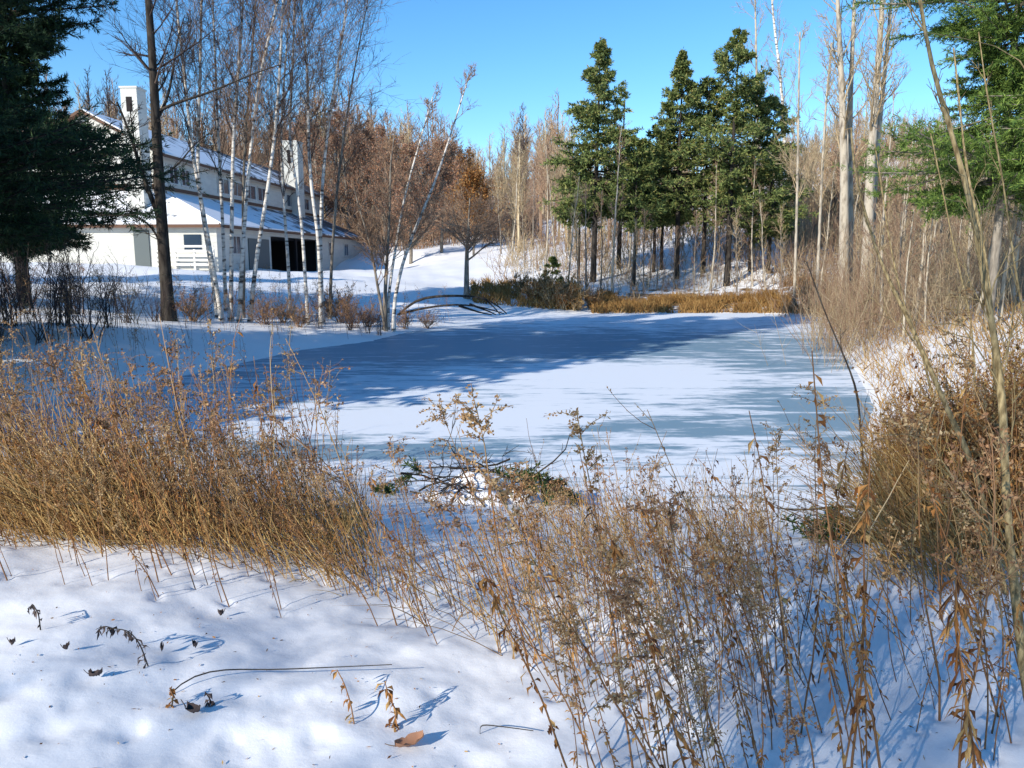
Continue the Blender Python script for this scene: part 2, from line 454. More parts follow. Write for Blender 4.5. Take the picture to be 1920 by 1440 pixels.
PITS = []                      # melt hollows round the stems and dents in the snow: x, y, radius, depth
_dr = np.random.default_rng(71)
for px, py in [(430, 1410), (20, 1330), (60, 1310), (140, 1350), (470, 1395), (540, 1330), (250, 1400), (160, 1300), (600, 1400), (820, 1300), (330, 1240), (90, 1400), (680, 1290)]:
    q = onz(px, py, 1.0); PITS.append((q[0], q[1], _dr.uniform(.04, .08), _dr.uniform(.006, .016)))
def make_ground():
    rad = np.concatenate([np.linspace(.05, 1.6, 14), 1.7*(1.0085**np.arange(160))])
    rad = np.concatenate([rad, rad[-1]*1.0235**np.arange(1, 240)])
    rad = rad[rad < 900]
    fr = np.radians(np.arange(-50, 50, .3)); bk = np.radians(np.arange(50, 310, 2.5))
    th = np.concatenate([fr, bk])
    R, T = np.meshgrid(rad, th, indexing='ij')
    X, Y = R*np.sin(T), R*np.cos(T)
    Z = H(X.ravel(), Y.ravel()).reshape(X.shape)
    for (px_, py_, w_, dp_) in PITS:
        rr_, tt_ = math.hypot(px_, py_), math.atan2(px_, py_)
        if rr_ > 8: continue
        a0, a1 = np.searchsorted(rad, [rr_-.25, rr_+.25]); q = np.abs((T[0]-tt_+math.pi) % (2*math.pi)-math.pi) < .3/rr_
        sub = np.ix_(np.arange(a0, a1), np.nonzero(q)[0])
        d2 = ((X[sub]-px_)**2+(Y[sub]-py_)**2)/w_**2
        Z[sub] += -dp_*np.exp(-d2)+dp_*.25*np.exp(-d2*.25)*(d2 > .6)
    nr, nt = X.shape
    i = np.arange(nr-1)[:, None]*nt; j = np.arange(nt)[None]; j2 = (j+1) % nt
    F = np.stack([i+j, i+nt+j, i+nt+j2, i+j2], -1).reshape(-1, 4)[:, ::-1]
    mb = MB(); mb.add(np.stack([X, Y, Z], -1), F, True)
    o = mb.build('ground', ground_material())
    x, y = X.ravel(), Y.ravel(); r = np.hypot(x, y)
    bare = np.full(x.shape, .12)
    s = shore_dist(x, y)
    g = lambda cx, cy, sx, sy: np.exp(-((x-cx)/sx)**2-((y-cy)/sy)**2)
    bare += .46*g(9, 40.5, 10, 3.2)                       # leaf litter on the far bank
    bare += .36*g(9, 47, 12, 6)
    bare += .28*g(14, 34, 4, 4)
    bare += .55*np.clip((y-80)/15, 0, 1)                # wooded hillside under leaves
    bare += .40*np.clip((x-13)/8, 0, 1)*np.clip((y-20)/8, 0, 1)*(y < 80)
    bare += .25*np.clip((y-52)/10, 0, 1)*np.clip((x-2)/8, 0, 1)*(y < 80)
    bare += .10*g(-2, 5.6, 3.2, 1.2)+.10*g(3.4, 4.6, 1.2, 1.6)
    bare += .12*((s > 0) & (s < .5) & (y < 14))
    at = o.data.attributes.new('bare', 'FLOAT', 'POINT')
    at.data.foreach_set('value', bare.astype(np.float32))
    tag(o, 'snow covered ground sloping to the frozen pond and up to the house', 'ground', kind='structure')

def make_pond():
    lo, hi = SHORE.min(0)-.5, SHORE.max(0)+.5
    xs = np.arange(lo[0], hi[0], .2); ys = np.arange(lo[1], hi[1], .2)
    X, Y = np.meshgrid(xs, ys, indexing='ij')
    keep = shore_dist(X.ravel(), Y.ravel()).reshape(X.shape) < .9
    idx = np.arange(X.size).reshape(X.shape)
    q = keep[:-1, :-1] & keep[1:, :-1] & keep[1:, 1:] & keep[:-1, 1:]
    F = np.stack([idx[:-1, :-1], idx[1:, :-1], idx[1:, 1:], idx[:-1, 1:]], -1)[q]
    mb = MB(); mb.add(np.stack([X, Y, np.zeros_like(X)], -1), F, True)
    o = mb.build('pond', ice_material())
    x, y = X.ravel(), Y.ravel()
    def blob(px, py, sx, sy):
        cx, cy = onz(px, py); return np.exp(-((x-cx)/sx)**2-((y-cy)/sy)**2)
    d = np.full(x.shape, .12)
    d += .25*blob(1250, 700, 4.5, 2.2)+.18*blob(800, 790, 3, 1.0)
    d -= .20*blob(700, 840, 3.5, .8)+.24*blob(1540, 760, 1.6, 4.2)+.28*blob(1240, 800, 1.6, .7)+.28*blob(1450, 690, 2.2, 1.6)
    d -= .26*blob(950, 650, 14, 6)  # deepens the pines' shadow band by colour: thinner dusting, darker bare ice
    d += .30*blob(1150, 592, 14, 2.0)+.12*blob(1350, 690, 3.5, 3.0)
    at = o.data.attributes.new('dust_shade', 'FLOAT', 'POINT')
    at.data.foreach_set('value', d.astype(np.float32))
    tag(o, 'frozen pond of blue grey ice dusted with snow', 'pond', kind='structure')

make_pond()

# ------------------------------------------------------------------ growth helpers
def resample(pts, n):
    pts = np.asarray(pts, float)
    d = np.r_[0, np.cumsum(np.linalg.norm(np.diff(pts, axis=0), axis=1))]
    t = np.linspace(0, d[-1], n)
    # smooth: interpolate then average once
    q = np.stack([np.interp(t, d, pts[:, k]) for k in range(3)], 1)
    for _ in range(2):
        q[1:-1] = q[1:-1]*.5+(q[:-2]+q[2:])*.25
    return q

def spawn(rng, pts, rad, n, t0, t1, ang, jit=.2, flat=0.0):
    """n children on each of the N parent polylines"""
    N, K = pts.shape[:2]
    par = np.repeat(np.arange(N), n)
    t = rng.uniform(t0, t1, len(par))
    f = t*(K-1); i = np.minimum(f.astype(int), K-2); u = (f-i)[:, None]
    p = pts[par, i]*(1-u)+pts[par, i+1]*u
    tg = nrm(pts[par, i+1]-pts[par, i])
    r = rad[par, i]*(1-u[:, 0])+rad[par, i+1]*u[:, 0]
    rv = rng.normal(size=(len(par), 3)); rv[:, 2] *= (1-flat)
    pr = nrm(np.cross(tg, np.cross(rv, tg)))
    a = ang+jit*rng.normal(size=len(par))
    d = nrm(tg*np.cos(a)[:, None]+pr*np.sin(a)[:, None])
    return p, d, r, t, par

def grow(rng, p, d, L, K, wander=.12, up=0.05):
    N = len(p)
    L = np.broadcast_to(np.asarray(L, float), (N,))
    out = np.zeros((N, K+1, 3)); out[:, 0] = p
    for k in range(K):
        d = nrm(d+wander*rng.normal(size=(N, 3))+np.array([0, 0, up]))
        out[:, k+1] = out[:, k]+d*(L/K)[:, None]
    return out

def taper(r0, K, end=.3):
    r0 = np.atleast_1d(np.asarray(r0, float))
    return r0[:, None]*np.linspace(1, end, K+1)[None]

def sample_on(rng, pts, n, t0=0.0, t1=1.0):
    """n random points on each polyline with tangents"""
    p, d, r, t, par = spawn(rng, pts, np.ones(pts.shape[:2]), n, t0, t1, 0.0, 0.0)
    return p, d

def bare_crown(rng, mb, trunk, trad, n1=26, t0=.35, l1=3.0, a1=.7, n2=7, l2=.45, n3=6, l3=.4, up=.08, tw=.006, rk=.35, sides=4, leaves=None, taperlen=True):
    tp, tr = trunk[None], trad[None]
    p, d, r, t, par = spawn(rng, tp, tr, n1, t0, .98, a1, .18)
    L = l1*rng.uniform(.55, 1.15, len(p))
    if taperlen: L *= (1.15-.85*(t-t0)/(1-t0))
    b1 = grow(rng, p, d, L, 6, .10, up)
    q1 = taper(np.maximum(r*rk, tw*1.6), 6, .25)
    mb.tubes(b1, q1, sides)
    p, d, r, t, par = spawn(rng, b1, q1, n2, .2, 1., .65, .22)
    b2 = grow(rng, p, d, L[par]*l2*rng.uniform(.5, 1.2, len(p)), 4, .14, up)
    q2 = taper(np.maximum(r*.6, tw*1.2), 4, .35)
    mb.tubes(b2, q2, 3)
    b3 = None
    if n3:
        p, d, r, t, par2 = spawn(rng, b2, q2, n3, .15, 1., .6, .25)
        b3 = grow(rng, p, d, L[par][par2]*l2*l3*rng.uniform(.4, 1.3, len(p)), 2, .15, up)
        mb.tubes(b3, taper(np.full(len(p), tw), 2, .4), 3)
    return b1, b2, b3

def px_path(pts, d, n=12, snap=True):
    """trunk centre line through photo pixels at one distance, foot first; the foot is set on the ground"""
    P = [list(W(x, y, d)) for x, y in pts]
    if snap:
        P[0][2] = h1(P[0][0], d)-.08
    return resample(P, n)

def to_local(pts, o):
    return pts-np.asarray(o)[None]

def tree_from_path(name, label, cat, path, r0, r1, bark, twig, seed, group=None, sides=8, flare=1.35, **kw):
    rng = np.random.default_rng(seed)
    base = path[0].copy()
    o = thing(name, label, cat, base, group)
    tk = to_local(path, base)
    rad = np.linspace(r0, r1, len(tk)); rad[0] *= flare
    mb = MB(); mb.tubes(tk[None], rad[None], sides); tr = mb.build('trunk', M[bark], o)
    cb = MB(); br = bare_crown(rng, cb, tk, rad, **kw); cr = cb.build('crown', M[twig], o)
    KIDS[o.name] = [tr, cr]
    return o, tk, rad, br

def straight_path(base, h, rng, lean=.03, n=10, wob=.15):
    z = np.linspace(0, 1, n)
    l = rng.normal(size=2)*lean*h
    w = np.cumsum(rng.normal(size=(n, 2))*wob*h/60, 0); w[0] = 0
    P = np.zeros((n, 3)); P[:, 0] = l[0]*z+w[:, 0]; P[:, 1] = l[1]*z+w[:, 1]; P[:, 2] = z*h
    return P+np.asarray(base)[None]

# ------------------------------------------------------------------ conifers
def conifer(name, label, cat, base, h, rw, seed, needles, bark='bark_dark', per_m=9, start=.12, droop=-.12, nl=.22, nw=.035, n2=9, nb=9, prof=1.0, group=None, r0=None, gaps=.0, upturn=.04, clump=None, spread2=.42, link=True):
    """whorls of drooping boughs, each with side sprays of needles"""
    rng = np.random.default_rng(seed)
    o = thing(name, label, cat, base, group)
    r0 = r0 or h*.014
    tk = straight_path((0, 0, -.1), h+.1, rng, .008, 12, .05)
    rad = np.linspace(r0, .012, 12)
    tb = MB(); tb.tubes(tk[None], rad[None], 8)
    n1 = int(h*(1-start)*per_m)
    t = np.sort(start+(1-start)*rng.uniform(0, 1, n1)**1.15*.985)
    f = t*11; i = np.minimum(f.astype(int), 10); u = (f-i)[:, None]
    p = tk[i]*(1-u)+tk[i+1]*u
    az = rng.uniform(0, 2*math.pi, n1)
    wh = 1-np.clip((t-start)/(1-start), 0, 1)
    L = rw*(wh**prof)*rng.uniform(.65, 1.12, n1)+.05
    L *= np.clip(.55+(t-start)*6, .55, 1)
    if clump: # irregular whorls: whole levels long or short
        L *= .72+.4*np.sin(t*h*clump+rng.uniform(0, 6))+.18*np.sin(az*2+t*h*2.1)
        L = np.maximum(L, .15)
    el = droop+.55*(1-wh)**2+rng.normal(size=n1)*.10
    d = np.stack([np.cos(az)*np.cos(el), np.sin(az)*np.cos(el), np.sin(el)], 1)
    keep = rng.uniform(size=n1) > gaps
    p, d, L = p[keep], d[keep], L[keep]
    b1 = grow(rng, p, d, L, 5, .05, upturn)
    q1 = taper(np.clip(L*.016, .006, .05), 5, .25)
    tb.tubes(b1, q1, 3)
    trk = tb.build('trunk', M[bark], o)
    mb = MB()
    # side sprays, mostly flat
    pp, dd, r, tt, par = spawn(rng, b1, q1, n2, .12, 1., .85, .2, flat=.75)
    L2 = L[par]*spread2*(1.1-.75*tt)*rng.uniform(.5, 1.2, len(pp))+nl*.3
    b2 = grow(rng, pp, dd, L2, 2, .08, -.03)
    s, sd = sample_on(rng, b2, nb, 0, 1)
    v = nrm(sd+.75*rng.normal(size=sd.shape))
    top = np.repeat(np.clip(.45+L[par], .45, 1), nb)
    mb.blades(s, v, top*nl*rng.uniform(.6, 1.2, len(s)), nw*rng.uniform(.7, 1.2, len(s)), rng)
    s, sd = sample_on(rng, b1, nb*2, .15, 1)
    v = nrm(sd+.7*rng.normal(size=sd.shape))
    mb.blades(s, v, nl*rng.uniform(.6, 1.2, len(s)), nw, rng)
    # leader
    s, sd = sample_on(rng, tk[None], 40, .93, 1.0)
    v = nrm(np.array([0, 0, .8])+.6*rng.normal(size=s.shape))
    mb.blades(s, v, nl*.9, nw*.8, rng)
    cr = mb.build('crown', M[needles], o)
    KIDS[o.name] = [trk, cr]
    return o

# ------------------------------------------------------------------ the house
def make_house():
    VPX = 1040.0                                  # the long walls run towards this column
    ang = math.atan((VPX-960)/FPX)
    A = np.array([math.sin(ang), math.cos(ang), 0]); Nn = np.array([math.cos(ang), -math.sin(ang), 0]); Z = np.array([0, 0, 1.])
    gz = 1.95
    o = thing('house', 'long white clapboard house with snowy roofs and tall white chimneys beyond the birches', 'house', (0, 0, 0))
    def P(n, a, z): return Nn*n+A*a+Z*z           # n: across (negative = left), a: along, z: height
    mL, mR, m0, m1 = -32.9, -23.9, 48.0, 82.0      # main block
    wR, w0, w1 = -19.4, 45.0, 80.0                # lower wing wraps the front and the right side
    eZ, rZ = 8.9, 11.25                           # eave, ridge
    tZ, lZ = 6.45, 4.55                           # top and eave of the lower roof
    ridge = (mL+mR)/2
    mb = MB()
    mb.prism([P(mL, m0, gz-1), P(mR, m0, gz-1), P(mR, m0, eZ), P(ridge, m0, rZ), P(mL, m0, eZ)], A*(m1-m0))
    mb.build('upper_wall', M['siding'], o)
    # lower walls: front skirt and side wing with the open garage bay
    def lower(a0, a1, z0, z1, t=.2):
        mb.box(P(wR-t, a0, z0), Nn*t, A*(a1-a0), Z*(z1-z0))
    g0, g1, gt = 53.7, 64.6, 4.15
    mb = MB()
    mb.box(P(mL, w0, gz-1), Nn*(wR-mL-.2), A*.2, Z*(lZ-gz+1))
    lower(w0, g0, gz-1, lZ); lower(g1, w1, gz-1, lZ); lower(g0, g1, gt, lZ)
    mb.box(P(mR, w1-.2, gz-1), Nn*(wR-mR-.2), A*.2, Z*(lZ-gz+1))
    mb.build('lower_wall', M['siding'], o)
    mb = MB()
    mb.box(P(mR+.05, g0-.3, gz-.6), Nn*.1, A*(g1-g0+.6), Z*(gt-gz+.5))
    mb.box(P(mR+.16, g0-.3, gz-.6), Nn*(wR-mR-.4), A*.1, Z*(gt-gz+.5))
    mb.box(P(mR+.16, g1+.2, gz-.6), Nn*(wR-mR-.4), A*.1, Z*(gt-gz+.5))
    mb.box(P(mR+.16, g0-.15, gt-.1), Nn*(wR-mR-.4), A*(g1-g0+.3), Z*.08)
    mb.box(P(wR-.16, (g0+g1)/2-.15, gz-.6), Nn*.14, A*.3, Z*(gt-gz+.55))
    mb.build('garage_bay', M['dark'], o)
    # roofs: a board and a layer of snow on it
    th, ov = .18, .5
    def slab(q, dz, t):
        V = [np.asarray(x)+Z*dz for x in q]+[np.asarray(x)+Z*(dz+t) for x in q]
        return V, [[3, 2, 1, 0], [4, 5, 6, 7], [0, 1, 5, 4], [1, 2, 6, 5], [2, 3, 7, 6], [3, 0, 4, 7]]
    sl = (rZ-eZ)/(mR-ridge)
    r1 = [P(mR+ov, m0-.5, eZ-sl*ov), P(mR+ov, m1+.5, eZ-sl*ov), P(ridge, m1+.5, rZ), P(ridge, m0-.5, rZ)]
    r2 = [P(ridge, m0-.5, rZ), P(ridge, m1+.5, rZ), P(mL-ov, m1+.5, eZ-sl*ov), P(mL-ov, m0-.5, eZ-sl*ov)]
    s2 = (tZ-lZ)/(wR-mR); s3 = (tZ-lZ)/(m0-w0)
    c = .45
    r3 = [P(wR+c, w0-c, lZ-s2*c), P(wR+c, w1+.4, lZ-s2*c), P(mR+.01, w1+.4, tZ), P(mR+.01, m0-.01, tZ)]
    r4 = [P(mL-.4, w0-c, lZ-s2*c), P(wR+c, w0-c, lZ-s2*c), P(mR+.01, m0-.01, tZ), P(mL-.4, m0-.01, tZ)]
    bo, sn = MB(), MB()
    for q in (r1, r2, r3, r4):
        bo.add(*slab(q, .01, th))
    inset = lambda q, k: [np.asarray(x)*(1-k)+sum(np.asarray(y) for y in q)/4*k for x in q]
    ro = bo.build('roof', M['trim'], o)
    for q in (r1, r2, r3, r4):
        sn.add(*slab(inset(q, .012), th+.012, .08))
    sn.build('roof_snow', M['roof_snow'], ro)
    # brown flashing band where the lower roof meets the walls
    mb = MB()
    mb.box(P(mR+.012, m0-.0, tZ+.33), Nn*.05, A*(m1-m0-1.9), Z*.22)
    mb.box(P(mL, m0-.07, tZ+.33), Nn*(mR-mL), A*.055, Z*.34)
    mb.build('trim_band', M['trim'], o)
    # chimneys
    def chim(px, d, wpx, ytop, z0, label):
        x = (px-VPX)/FPX*d; zt = EYE+(486-ytop)/FPX*d; w = wpx/FPX*d
        mb = MB()
        c_ = np.array([(px-960)/FPX*d, d, 0])
        mb.box(c_+Z*z0-Nn*w/2, Nn*w, A*w*1.1, Z*(zt-z0))
        ch = mb.build('chimney', M['siding'], o); ch['label'] = label
        k = MB(); k.box(c_+Z*(zt-w*1.35)-Nn*w*.18-A*.02, Nn*w*.36, A*.015, Z*w*.85)
        k.build('flue_opening', M['dark'], ch)
        k = MB(); k.box(c_+Z*(zt+.003)-Nn*(w/2+.05)-A*.05, Nn*(w+.1), A*(w*1.1+.1), Z*.1)
        k.build('chimney_cap', M['frame'], ch)
    chim(272, 47.2, 30, 183, 3.0, 'nearer tall white chimney with a dark square opening')
    chim(557, 73.0, 28, 276, 6.0, 'farther white chimney with a dark square opening')
    # windows of the right-hand long wall
    def win(a0, a1, z0, z1, mull=1, base=mR, depth=.06):
        f = MB(); t = .09
        f.box(P(base+.003, a0, z0), Nn*depth, A*t, Z*(z1-z0)); f.box(P(base+.003, a1-t, z0), Nn*depth, A*t, Z*(z1-z0))
        f.box(P(base+.003, a0+t, z0), Nn*depth, A*(a1-a0-2*t), Z*t); f.box(P(base+.003, a0+t, z1-t), Nn*depth, A*(a1-a0-2*t), Z*t)
        for k in range(1, mull+1):
            am = a0+(a1-a0)*k/(mull+1)
            f.box(P(base+.003, am-.03, z0+t), Nn*depth*.8, A*.06, Z*(z1-z0-2*t))
        w = f.build('window', M['frame'], o)
        g = MB(); g.box(P(base+.002, a0+t*.5, z0+t*.5), Nn*.02, A*(a1-a0-t), Z*(z1-z0-t)); g.build('pane', M['glass'], w)
    for a0, a1 in ((48.9, 50.1), (50.5, 51.7), (56.0, 58.0), (58.4, 60.6), (61.0, 63.2), (63.6, 65.6), (70.5, 72.6), (75, 77)):
        win(a0, a1, tZ+.75, eZ-.55)
    for a0, a1 in ((47.0, 48.4), (67.5, 69.0), (72.5, 74.0)):
        win(a0, a1, gz+.9, lZ-.5, base=wR)
    # grey board garage door leaves beside the open bay
    mb = MB(); mb.box(P(wR+.003, 49.6, gz-.4), Nn*.06, A*3.6, Z*2.35); mb.build('board_door', M['door'], o)
    # front (gable) side: door, windows, porch rails
    def front(px0, px1, y0, y1, name, m, dd=w0):
        x0, x1 = (px0-960)/FPX*dd, (px1-960)/FPX*dd
        z0, z1 = EYE+(486-y1)/FPX*dd, EYE+(486-y0)/FPX*dd
        mb = MB(); c0 = Nn*(x0*math.cos(ang)-dd*math.sin(ang))+A*(dd-.08); c0 = c0+Z*z0
        n0 = x0*1.0-dd*math.tan(ang); n1 = x1-dd*math.tan(ang)
        mb.box(P(n0, dd-.075, z0), Nn*(n1-n0), A*.07, Z*(z1-z0))
        return mb.build(name, m, o)
    front(243, 272, 432, 500, 'door', M['door'])
    front(340, 372, 440, 470, 'front_window', M['glass'])
    rl = MB()
    for k in range(5):
        z = EYE+(486-(464+k*8.5))/FPX*44
        rl.box(P((275-VPX)/FPX*43.6, 43.9, z), Nn*3.4, A*.05, Z*.12)
    for k in range(4):
        rl.box(P((275-VPX)/FPX*43.6+k*1.1, 43.96, gz-.4), Nn*.1, A*.1, Z*1.6)
    rl.build('porch_rail', M['rail'], o)
make_house()

# ------------------------------------------------------------------ dark trees on the left bank
o, tk, rad, br = tree_from_path('bare_tree', 'dark bare tree with thick straight trunk before the house, left of the birches', 'tree',
    px_path([(317, 604), (311, 520), (302, 400), (294, 260), (288, 140), (278, 0), (270, -140), (266, -260)], 25, 18), .215, .06, 'bark_dark', 'twig_dark', 11,
    n1=24, t0=.5, l1=2.2, a1=1.0, n2=6, n3=5, up=.06, tw=.007, rk=.30)
# its few big limbs, traced
lm = MB()
base = Vector(o.location)
for pts, r0, r1 in (([(301, 206), (330, 188), (360, 185), (400, 168), (440, 150), (480, 130), (520, 118)], .05, .014),
                    ([(303, 420), (290, 385), (270, 340), (252, 280), (235, 230), (217, 190)], .085, .025),
                    ([(255, 290), (262, 250), (268, 215)], .03, .012), ([(306, 470), (285, 430), (262, 410), (225, 400), (190, 405)], .05, .012),
                    ([(292, 230), (310, 190), (316, 140), (318, 70), (330, 20)], .05, .015), ([(304, 330), (330, 305), (345, 270), (372, 240)], .035, .01)):
    P = resample([W(x, y, 25) for x, y in pts], 10)-np.array(base)[None]
    P[:, 1] += np.linspace(0, np.random.default_rng(len(pts)).uniform(-1, 1), 10)
    lm.tube(P, r0, r1, 6)
    q = P[None]; qr = np.linspace(r0, r1, 10)[None]
    bare_crown(np.random.default_rng(len(pts)*7), lm, P, qr[0], n1=9, t0=.15, l1=1.1, a1=.8, n2=5, n3=4, up=.04, tw=.007)
KIDS[o.name].append(lm.build('limb', M['bark_dark'], o))

def pine(name, label, base, h, rw, seed, **kw):
    d = dict(start=.10, droop=.02, nl=.20, nw=.016, n2=11, nb=11, per_m=6, prof=.55, clump=1.1, upturn=.03, r0=h*.017, spread2=.34)
    d.update(kw)
    return conifer(name, label, 'pine tree', base, h, rw, seed, 'pine', **d)
g = gpx(48, 25)
pine('pine_tree', 'tall dark pine with drooping boughs shading the left bank before the house', g, 12.5, 5.0, 21, start=.15, per_m=30, n2=17, nb=42, nw=.014, nl=.20)
g = gpx(-40, 17)
pine('pine_tree', 'black green pine half cut off by the left edge, nearer than the tall pine', g, 13.5, 3.6, 22, start=.16, per_m=26, n2=16, nb=34, nw=.011, nl=.18)

# pines to the left, outside the picture, that shade the pond
def shade_at(a, c): return (a*.663+c*.749, a*.749-c*.663)   # along / across the shadows
x, y = shade_at(0, -14.2)
proto = pine('pine_tree', 'dark pine on the left bank whose shadow lies across the pond', (x, y, h1(x, y)), 19, 3.3, 23, start=.05, per_m=14, nb=8, nw=.075, nl=.36, prof=.42, clump=None)
for (a, c, s) in ((-2, -17.2, .85), (1.5, -19.6, .72), (-8, -15.5, .95), (-12, -28.5, .9), (-9, -36, .9)):
    x, y = shade_at(a, c)
    dup(proto, (x, y, h1(x, y)), (0, 0, x*1.7), s, group='pines shading the pond')
proto['group'] = 'pines shading the pond'

# ------------------------------------------------------------------ birches
BIRCH = [
    ('slim white birch with a kinked trunk leaning left, nearest to the dark bare tree', [(416, 592), (400, 500), (377, 375), (360, 285), (347, 150), (336, 60), (325, -60), (320, -160)], 27, .125),
    ('straight white birch rising close behind the kinked birch by the dark tree', [(408, 585), (392, 470), (372, 360), (370, 285), (375, 150), (378, 0), (380, -150)], 27.6, .13),
    ('white birch with a vertical trunk, left stem of the middle birch clump', [(432, 596), (434, 500), (435, 380), (437, 262), (446, 150), (455, 20), (462, -140)], 27.3, .125),
    ('white birch leaning right, second stem of the middle birch clump', [(448, 600), (452, 520), (461, 375), (472, 262), (485, 150), (506, 60), (525, -10), (548, -140)], 27.0, .125),
    ('white birch leaning right, right stem of the middle birch clump', [(468, 602), (478, 500), (488, 440), (500, 370), (515, 262), (524, 150), (530, 20), (536, -130)], 27.2, .125),
    ('bare grey birch stem bending left beside the white chimney', [(578, 606), (572, 520), (567, 430), (557, 340), (540, 280), (548, 150), (552, 20), (556, -90)], 28.0, .10),
    ('white birch with a bowed trunk, left of the two stems by the garage bay', [(602, 612), (601, 540), (597, 430), (585, 375), (577, 262), (579, 150), (565, 20), (556, -110)], 28.2, .12),
    ('white birch leaning right, right of the two stems by the garage bay', [(606, 612), (603, 540), (600, 430), (606, 318), (619, 206), (631, 140), (652, 0), (668, -110)], 28.6, .11),
]
for k, (lab, pts, d, r) in enumerate(BIRCH):
    tree_from_path('birch_tree', lab, 'birch', px_path(pts, d, 20), r*.66, .025, 'birch', 'twig_brown' if k % 2 else 'twig_dark', 40+k, group='birches on the left bank',
                   n1=36, t0=.40, l1=2.9 if k < 6 else 3.8, a1=.55, n2=9, n3=6, up=.04, tw=.0052, rk=.26, taperlen=False)
BIRCH2 = [
    ('thin grey birch stem between the kinked birch and the middle birch clump', [(424, 590), (420, 480), (415, 360), (408, 240), (404, 120), (398, -20), (394, -120)], 29, .075),
    ('thin dark birch stem hidden in the middle of the middle birch clump', [(456, 600), (457, 480), (455, 360), (462, 220), (474, 90), (482, -40)], 28, .07),
    ('thin grey birch stem between the middle clump and the bowed birch', [(545, 600), (540, 480), (530, 360), (526, 240), (536, 110), (546, -30)], 29.5, .07),
    ('thin far leaning birch stem right of the garage bay', [(618, 606), (622, 480), (632, 350), (648, 230), (668, 110), (690, 0)], 30, .065)]
for k, (lab, pts, d, r) in enumerate(BIRCH2):
    tree_from_path('birch_tree', lab, 'birch', px_path(pts, d, 18), r, .018, 'bark_grey' if k % 2 else 'birch', 'twig_dark', 90+k, group='birches on the left bank',
                   n1=30, t0=.35, l1=2.2, a1=.55, n2=8, n3=5, up=.04, tw=.0052, rk=.3, taperlen=False)
LEAN = [
    ('long white birch leaning far to the right from the shore clump', [(738, 612), (735, 580), (750, 508), (768, 452), (815, 345), (842, 262), (868, 180), (880, 140)], 28, .072),
    ('white birch leaning gently right, shorter than the far leaning one beside it', [(728, 612), (726, 567), (742, 462), (760, 358), (784, 278), (800, 220), (812, 180)], 28.2, .060),
    ('short upright birch stem, left stem of the shore clump', [(722, 612), (721, 567), (727, 462), (732, 360), (731, 299), (742, 240)], 28.1, .08),
    ('low bare stem spreading left out of the shore clump', [(724, 612), (712, 560), (702, 500), (690, 440), (672, 390), (664, 350)], 27.8, .06),
]
for k, (lab, pts, d, r) in enumerate(LEAN):
    tree_from_path('birch_tree', lab, 'birch', px_path(pts, d, 16), r, .018, 'birch' if k < 2 else 'bark_grey', 'twig_brown', 60+k, group='leaning birches on the shore',
                   n1=30, t0=.3, l1=1.5, a1=.6, n2=8, n3=5, up=.05, tw=.007, rk=.34)
# small apple-like tree on the snow beyond
g = gpx(875, 39)
tree_from_path('small_tree', 'small spreading bare tree standing alone on the snow beyond the arched branch', 'tree',
               resample([np.array(g)+np.array(q) for q in ((0, 0, -.1), (.0, 0, 1.0), (.02, 0, 1.9), (.05, 0, 2.7), (.15, 0, 3.8), (.2, 0, 4.8))], 12), .15, .03, 'bark_grey', 'twig_brown', 71,
               n1=34, t0=.36, l1=2.6, a1=1.1, n2=9, n3=6, up=.02, tw=.009, rk=.45)

# ------------------------------------------------------------------ leaf-holding rusty trees behind the house end
def rusty(base, h, r, seed, leaves=4200, mt='leaf_rust', lab='', grp=None):
    rng = np.random.default_rng(seed)
    o = thing('leafy_tree', lab, 'tree', base, grp)
    tk = straight_path((0, 0, -.2), h*.92, rng, .03, 10)
    rad = np.linspace(h*.017, .03, 10)
    mb = MB(); mb.tubes(tk[None], rad[None], 6)
    b1, b2, b3 = bare_crown(rng, mb, tk, rad, n1=44, t0=.15, l1=r*1.15, a1=.85, n2=8, n3=4, up=.08, tw=.012)
    t = mb.build('trunk', M['bark_grey'], o)
    lb = MB()
    per = max(1, leaves//len(b2))
    s, d = sample_on(rng, b2, per, .1, 1)
    s = s+rng.normal(size=s.shape)*.13
    lb.blades(s, nrm(d+rng.normal(size=d.shape)+np.array([0, 0, -.4])), rng.uniform(.10, .22, len(s)), rng.uniform(.03, .06, len(s)), rng)
    c = lb.build('crown', M[mt], o)
    KIDS[o.name] = [t, c]
    return o
RUST = [(600, 87, 15.5, 4.6, 'leaf_rust'), (655, 86, 14.5, 4.6, 'leaf_rust'), (722, 84, 12.5, 4.3, 'leaf_rust'), (770, 68, 10.0, 3.6, 'leaf_rust'), (828, 70, 9.8, 3.4, 'leaf_rust'),
        (560, 92, 14, 4, 'leaf_rust'), (690, 88, 12.5, 4, 'leaf_rust'), (745, 92, 11.5, 4, 'leaf_brown'), (800, 95, 11, 4, 'leaf_rust'), (868, 80, 9, 3.4, 'leaf_brown'), (888, 64, 6.8, 2.6, 'leaf_brown')]
RLAB = ['rust leaved tree at the far end of the house by the second chimney', 'broad rust red tree beside the far end of the house', 'rust brown tree behind the short stem of the shore clump',
        'rust brown tree behind the gently leaning birch', 'rust brown tree behind the far leaning birch', 'rust leaved tree rising above the roof behind the second chimney',
        'tall rust leaved tree on the slope above the end of the house', 'brown leaved tree on the slope above the leaning birches', 'rust leaved tree on the slope at the edge of the sky gap',
        'brown leaved tree at the foot of the sky gap', 'low brown leaved tree behind the small spreading tree']
for k, (px, d, h, r, mt) in enumerate(RUST):
    rusty(gpx(px, d), h, r, 100+k, 8500, mt, RLAB[k], 'rust leaved trees by the house')

